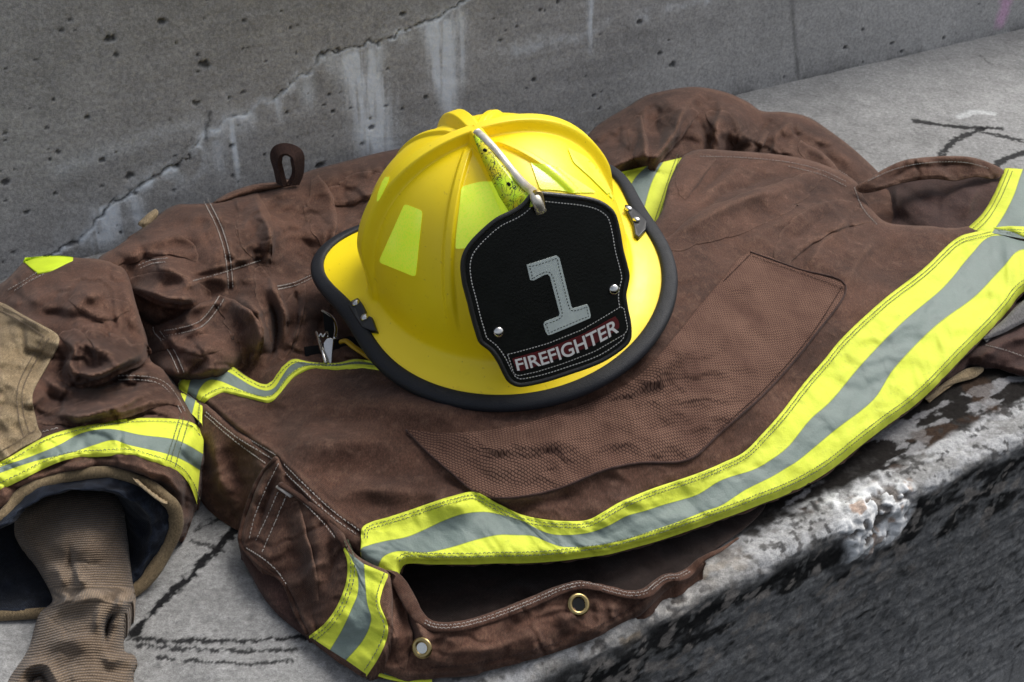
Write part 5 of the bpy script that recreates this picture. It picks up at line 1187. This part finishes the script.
# numeral
one = sh(zc([(268, 263), (362, 233), (369, 240), (408, 399), (459, 384), (468, 426), (331, 483), (318, 441), (372, 420), (338, 292), (330, 289), (280, 315)]))
num = flat('numeral', one, .0012, .0012, M['numeral'], shield, step=.003, smth=False)
sstitch(inset(one, .0022), .0014, .0026, .0017, .0003, M['leather'], parent=num)
# name panel
pan = sh(zc([(208, 540), (330, 504), (440, 460), (560, 392), (574, 397), (586, 462), (575, 480), (480, 532), (380, 570), (300, 596), (245, 609), (228, 604)]))
flat('name_panel_backing', pan, .0008, .0008, M['leather'], shield)
sstitch(inset(pan, .0006), .0012, .0024, .0017, .00036, M['thread_white'])
pr = sh(zc([(224, 555), (330, 522), (440, 478), (548, 421), (560, 458), (470, 512), (380, 545), (300, 575), (240, 596)]))
pq = resample(pr, step=.003, closed=True)
red = flat('name_panel', pr, .0016, .0008, M['redpanel'], shield)
# lettering laid along the panel (a gentle arc)
b0, b1, b2 = sh(zc([(240, 594), (400, 548), (555, 474)])); t0, t1, t2 = sh(zc([(230, 552), (385, 500), (546, 424)]))
cu = bpy.data.curves.new('lettering', 'FONT'); cu.body = 'FIREFIGHTER'; cu.size = 1; cu.offset = .016; cu.extrude = .0; cu.space_character = .98
tmp = bpy.data.objects.new('lettering', cu); COL.objects.link(tmp); bpy.context.view_layer.update()
me = bpy.data.meshes.new_from_object(tmp.evaluated_get(bpy.context.evaluated_depsgraph_get())); bpy.data.objects.remove(tmp)
co = np.array([tuple(v.co) for v in me.vertices]); lo, hi = co.min(0), co.max(0)
U_ = (co[:, 0]-lo[0])/(hi[0]-lo[0]); V_ = .06+.86*(co[:, 1]-lo[1])/(hi[1]-lo[1])
def quad(a, b, c, t): t = t[:, None]; m = 2*b-.5*(a+c); return a*(1-t)**2+2*m*t*(1-t)+c*t*t
pos = quad(b0, b1, b2, U_)*(1-V_[:, None])+quad(t0, t1, t2, U_)*V_[:, None]
W = shW(pos, .0021)
lt = mesh('lettering', W, [list(p.vertices) for p in me.polygons], M['white'], red, smooth_=False)
# screws on the shield
def screw(c, n, R, mat, parent, name='screw', slot=True):
    z = Vector(n).normalized(); x = z.orthogonal().normalized(); y = z.cross(x); c = Vector(c); V = []; Fc = []; N = 24
    prof = [(R, 0), (R, .3*R), (.86*R, .52*R), (.6*R, .68*R), (.3*R, .75*R)]
    for r, h in prof:
        for i in range(N):
            a = 2*math.pi*i/N; V.append(tuple(c+(x*math.cos(a)+y*math.sin(a))*r+z*h))
    Fc = [[k*N+i, k*N+(i+1) % N, (k+1)*N+(i+1) % N, (k+1)*N+i] for k in range(len(prof)-1) for i in range(N)]+[[(len(prof)-1)*N+i for i in range(N)]]
    ob = mesh(name, V, Fc, mat, parent)
    if slot:
        V = []
        for sx_, sy_ in ((-1, -.12), (1, -.12), (1, .12), (-1, .12)): V.append(tuple(c+x*R*.85*sx_+y*R*sy_+z*R*.78))
        mesh('screw_slot', V, [[0, 1, 2, 3]], M['strap'], ob, smooth_=False)
    return ob
for p in ((499, 332.5), (614.5, 290)):
    c = shW(sh([p]), .0)[0]; screw(c, sn+[.1, 0, .1], .0042, M['chrome'], shield, slot=False)
# bar from the crown to the shield top
def plane0(p, x0=0.):
    d = lrays(p); t = (x0-CL[0])/d[:, 0]; return CL+d*t[:, None]
stop_ = shW(sh([(537, 204)]), .002)[0]
bar_px = [(477, 132), (485, 139), (496, 151), (508, 166), (518, 178), (527, 187), (533, 192), (536, 199), (540, 211)]
f0 = np.array([0, -.030, HD+MAIN+.004])
bp = plane0(np.array(bar_px, float)); 
# keep the run between crown and shield top, straight in side view with a hooked end
tb_ = np.linspace(0, 1, len(bar_px)-1)
for i in range(len(bar_px)-1):
    yz = f0*(1-tb_[i])+(stop_+np.array([0, -.002, .008]))*tb_[i]+np.array([0, 0, .012])*math.sin(tb_[i]*math.pi)
    # point on the ray whose y matches
    d = lrays([bar_px[i]])[0]; t = (yz[1]-CL[1])/d[1]; bp[i] = CL+d*t
bp[-1] = shW(sh([bar_px[-1]]), .0035)[0]
path = resample(smooth(bp, 6), step=.003)
V = []; n = 14; Tn = np.gradient(path, axis=0); Tn /= np.linalg.norm(Tn, axis=1)[:, None]
for i in range(len(path)):
    a = np.cross(Tn[i], [1, 0, 0]); a /= np.linalg.norm(a); b = np.cross(a, Tn[i]); fr = i/(len(path)-1); wv = .0034+.0006*sst(.5, 1, fr)
    for k in range(n):
        w_ = 2*math.pi*k/n; V.append(path[i]+b*math.cos(w_)*wv+a*math.sin(w_)*(.0026+.0005*fr))
Fc = [[i*n+k, i*n+(k+1) % n, (i+1)*n+(k+1) % n, (i+1)*n+k] for i in range(len(path)-1) for k in range(n)]+[list(range(n)), [(len(path)-1)*n+k for k in range(n)]]
holder = mesh('shield_holder', V, Fc, M['nickel'], helmet)
hk = sh([(532.5, 192), (536, 189.5), (540, 191), (542, 197), (543.5, 208), (543, 211.5), (540, 213), (537, 212), (534.5, 207)]); bk = flat('brass_hook', smooth(hk, 3, True), .0062, .006, M['brass'], holder, step=.0012); bb = bk.modifiers.new('bevel', 'BEVEL'); bb.width = .0012; bb.segments = 3; bb.limit_method = 'ANGLE'; bb.angle_limit = 1.0
# etched web plate between the bar and the dome
k = 14; tb_ = np.linspace(0, .93, k); ip = (tb_*(len(path)-1)).astype(int)
up_ = path[ip]+np.array([-.0025, 0, -.002])
edge_px = resample(np.array([(475, 137), (482, 156), (492, 178), (501, 197), (512, 214)], float), n=k)
lowp = cast(edge_px, .0003)[0]
rows_ = [up_*(1-f)+lowp*f for f in np.linspace(0, 1, 6)]; R_ = np.array(rows_).transpose(1, 0, 2)
for i in range(R_.shape[0]):          # keep the plate just proud of the rib it lies on
    for j in range(R_.shape[1]):
        dv = Vector(R_[i, j])-Vector(CL); h = bvh.ray_cast(Vector(CL), dv.normalized())
        if h[0] is not None and h[3] < dv.length+.0014: R_[i, j] = np.array(h[0])-np.array(dv.normalized())*.0016
web = mesh('holder_plate', R_.reshape(-1, 3), grid_faces(k, 6), M['holder'], holder)
sw = web.modifiers.new('thickness', 'SOLIDIFY'); sw.thickness = .0012
for p in ((487, 153), (499, 182)):
    i = int(np.argmin([np.hypot(*(np.array(q)-p)) for q in edge_px])); c = R_[i, 2]; screw(c, np.array([-.9, -.35, .1]), .0024, M['strap'], web, slot=False)
# black brackets with two rivets on each side
def bracket(poly, rivets, R):
    W, Nn = cast(np.array(poly, float), .0)
    nm = Nn.mean(0); nm /= np.linalg.norm(nm); V = np.vstack([W+nm*.0042, W-nm*.001]); k = len(poly)
    Fc = [list(range(k)), [k+i for i in range(k)][::-1]]+[[i, k+i, k+(i+1) % k, (i+1) % k] for i in range(k)]
    o = mesh('side_bracket', V, Fc, M['bracket'], helmet, smooth_=False); b = o.modifiers.new('bevel', 'BEVEL'); b.width = .0011; b.segments = 3
    for p in rivets:
        c, _ = cast(np.array([p], float), .0); screw(c[0]+nm*.0042, nm, R, M['chrome'], o, 'rivet', slot=False)
bracket([(350, 308), (354, 303), (360, 300.5), (364, 306), (367, 312), (368, 317), (374, 320), (379, 334), (372, 333), (364, 330), (357, 320)], [(358, 306.5), (367, 321)], .0036)
bracket([(624, 208), (629, 209), (639, 217), (646, 225), (645, 233), (638, 241), (634, 238), (632, 226), (627, 216)], [(635.5, 224), (627.5, 213)], .0034)
# ------------------------------------------------------------------ camera, world, sun
cd = bpy.data.cameras.new('camera'); cam = bpy.data.objects.new('camera', cd); COL.objects.link(cam)
cam.location = tuple(CAM); cam.rotation_euler = (math.pi/2-PITCH, 0, 0)
cd.sensor_width = 36; cd.lens = F/1024*36; cd.clip_start = .02; cd.clip_end = 100
cd.dof.use_dof = True; cd.dof.focus_distance = 1.0; cd.dof.aperture_fstop = 32
scene.camera = cam
w = bpy.data.worlds.new('World'); scene.world = w; w.use_nodes = True
nt = w.node_tree; bg = nt.nodes['Background']; sky = nt.nodes.new('ShaderNodeTexSky'); sky.sky_type = 'NISHITA'; sky.sun_disc = False
EL, AZ = 54, 48          # sun height; azimuth measured from +Y towards +X
sky.sun_elevation = math.radians(EL); sky.sun_rotation = math.radians(AZ); sky.air_density = 1; sky.dust_density = 5; sky.ozone_density = 1
hs = nt.nodes.new('ShaderNodeHueSaturation'); hs.inputs['Saturation'].default_value = .45; nt.links.new(sky.outputs[0], hs.inputs['Color']); nt.links.new(hs.outputs[0], bg.inputs[0]); bg.inputs[1].default_value = .165
ld = bpy.data.lights.new('sun', 'SUN'); ld.energy = 1.9; ld.angle = math.radians(28); ld.color = (1, .975, .93)
sun = bpy.data.objects.new('sun', ld); COL.objects.link(sun)
dirv = Vector((math.sin(math.radians(AZ))*math.cos(math.radians(EL)), math.cos(math.radians(AZ))*math.cos(math.radians(EL)), math.sin(math.radians(EL))))
sun.rotation_euler = dirv.to_track_quat('Z', 'Y').to_euler(); sun.location = (0, 0, 3)
scene.view_settings.view_transform = 'Standard'; scene.view_settings.look = 'None'; scene.view_settings.exposure = 0; scene.view_settings.gamma = 1
scene.render.engine = 'CYCLES'; scene.cycles.use_denoising = True; scene.cycles.denoising_prefilter = 'ACCURATE'
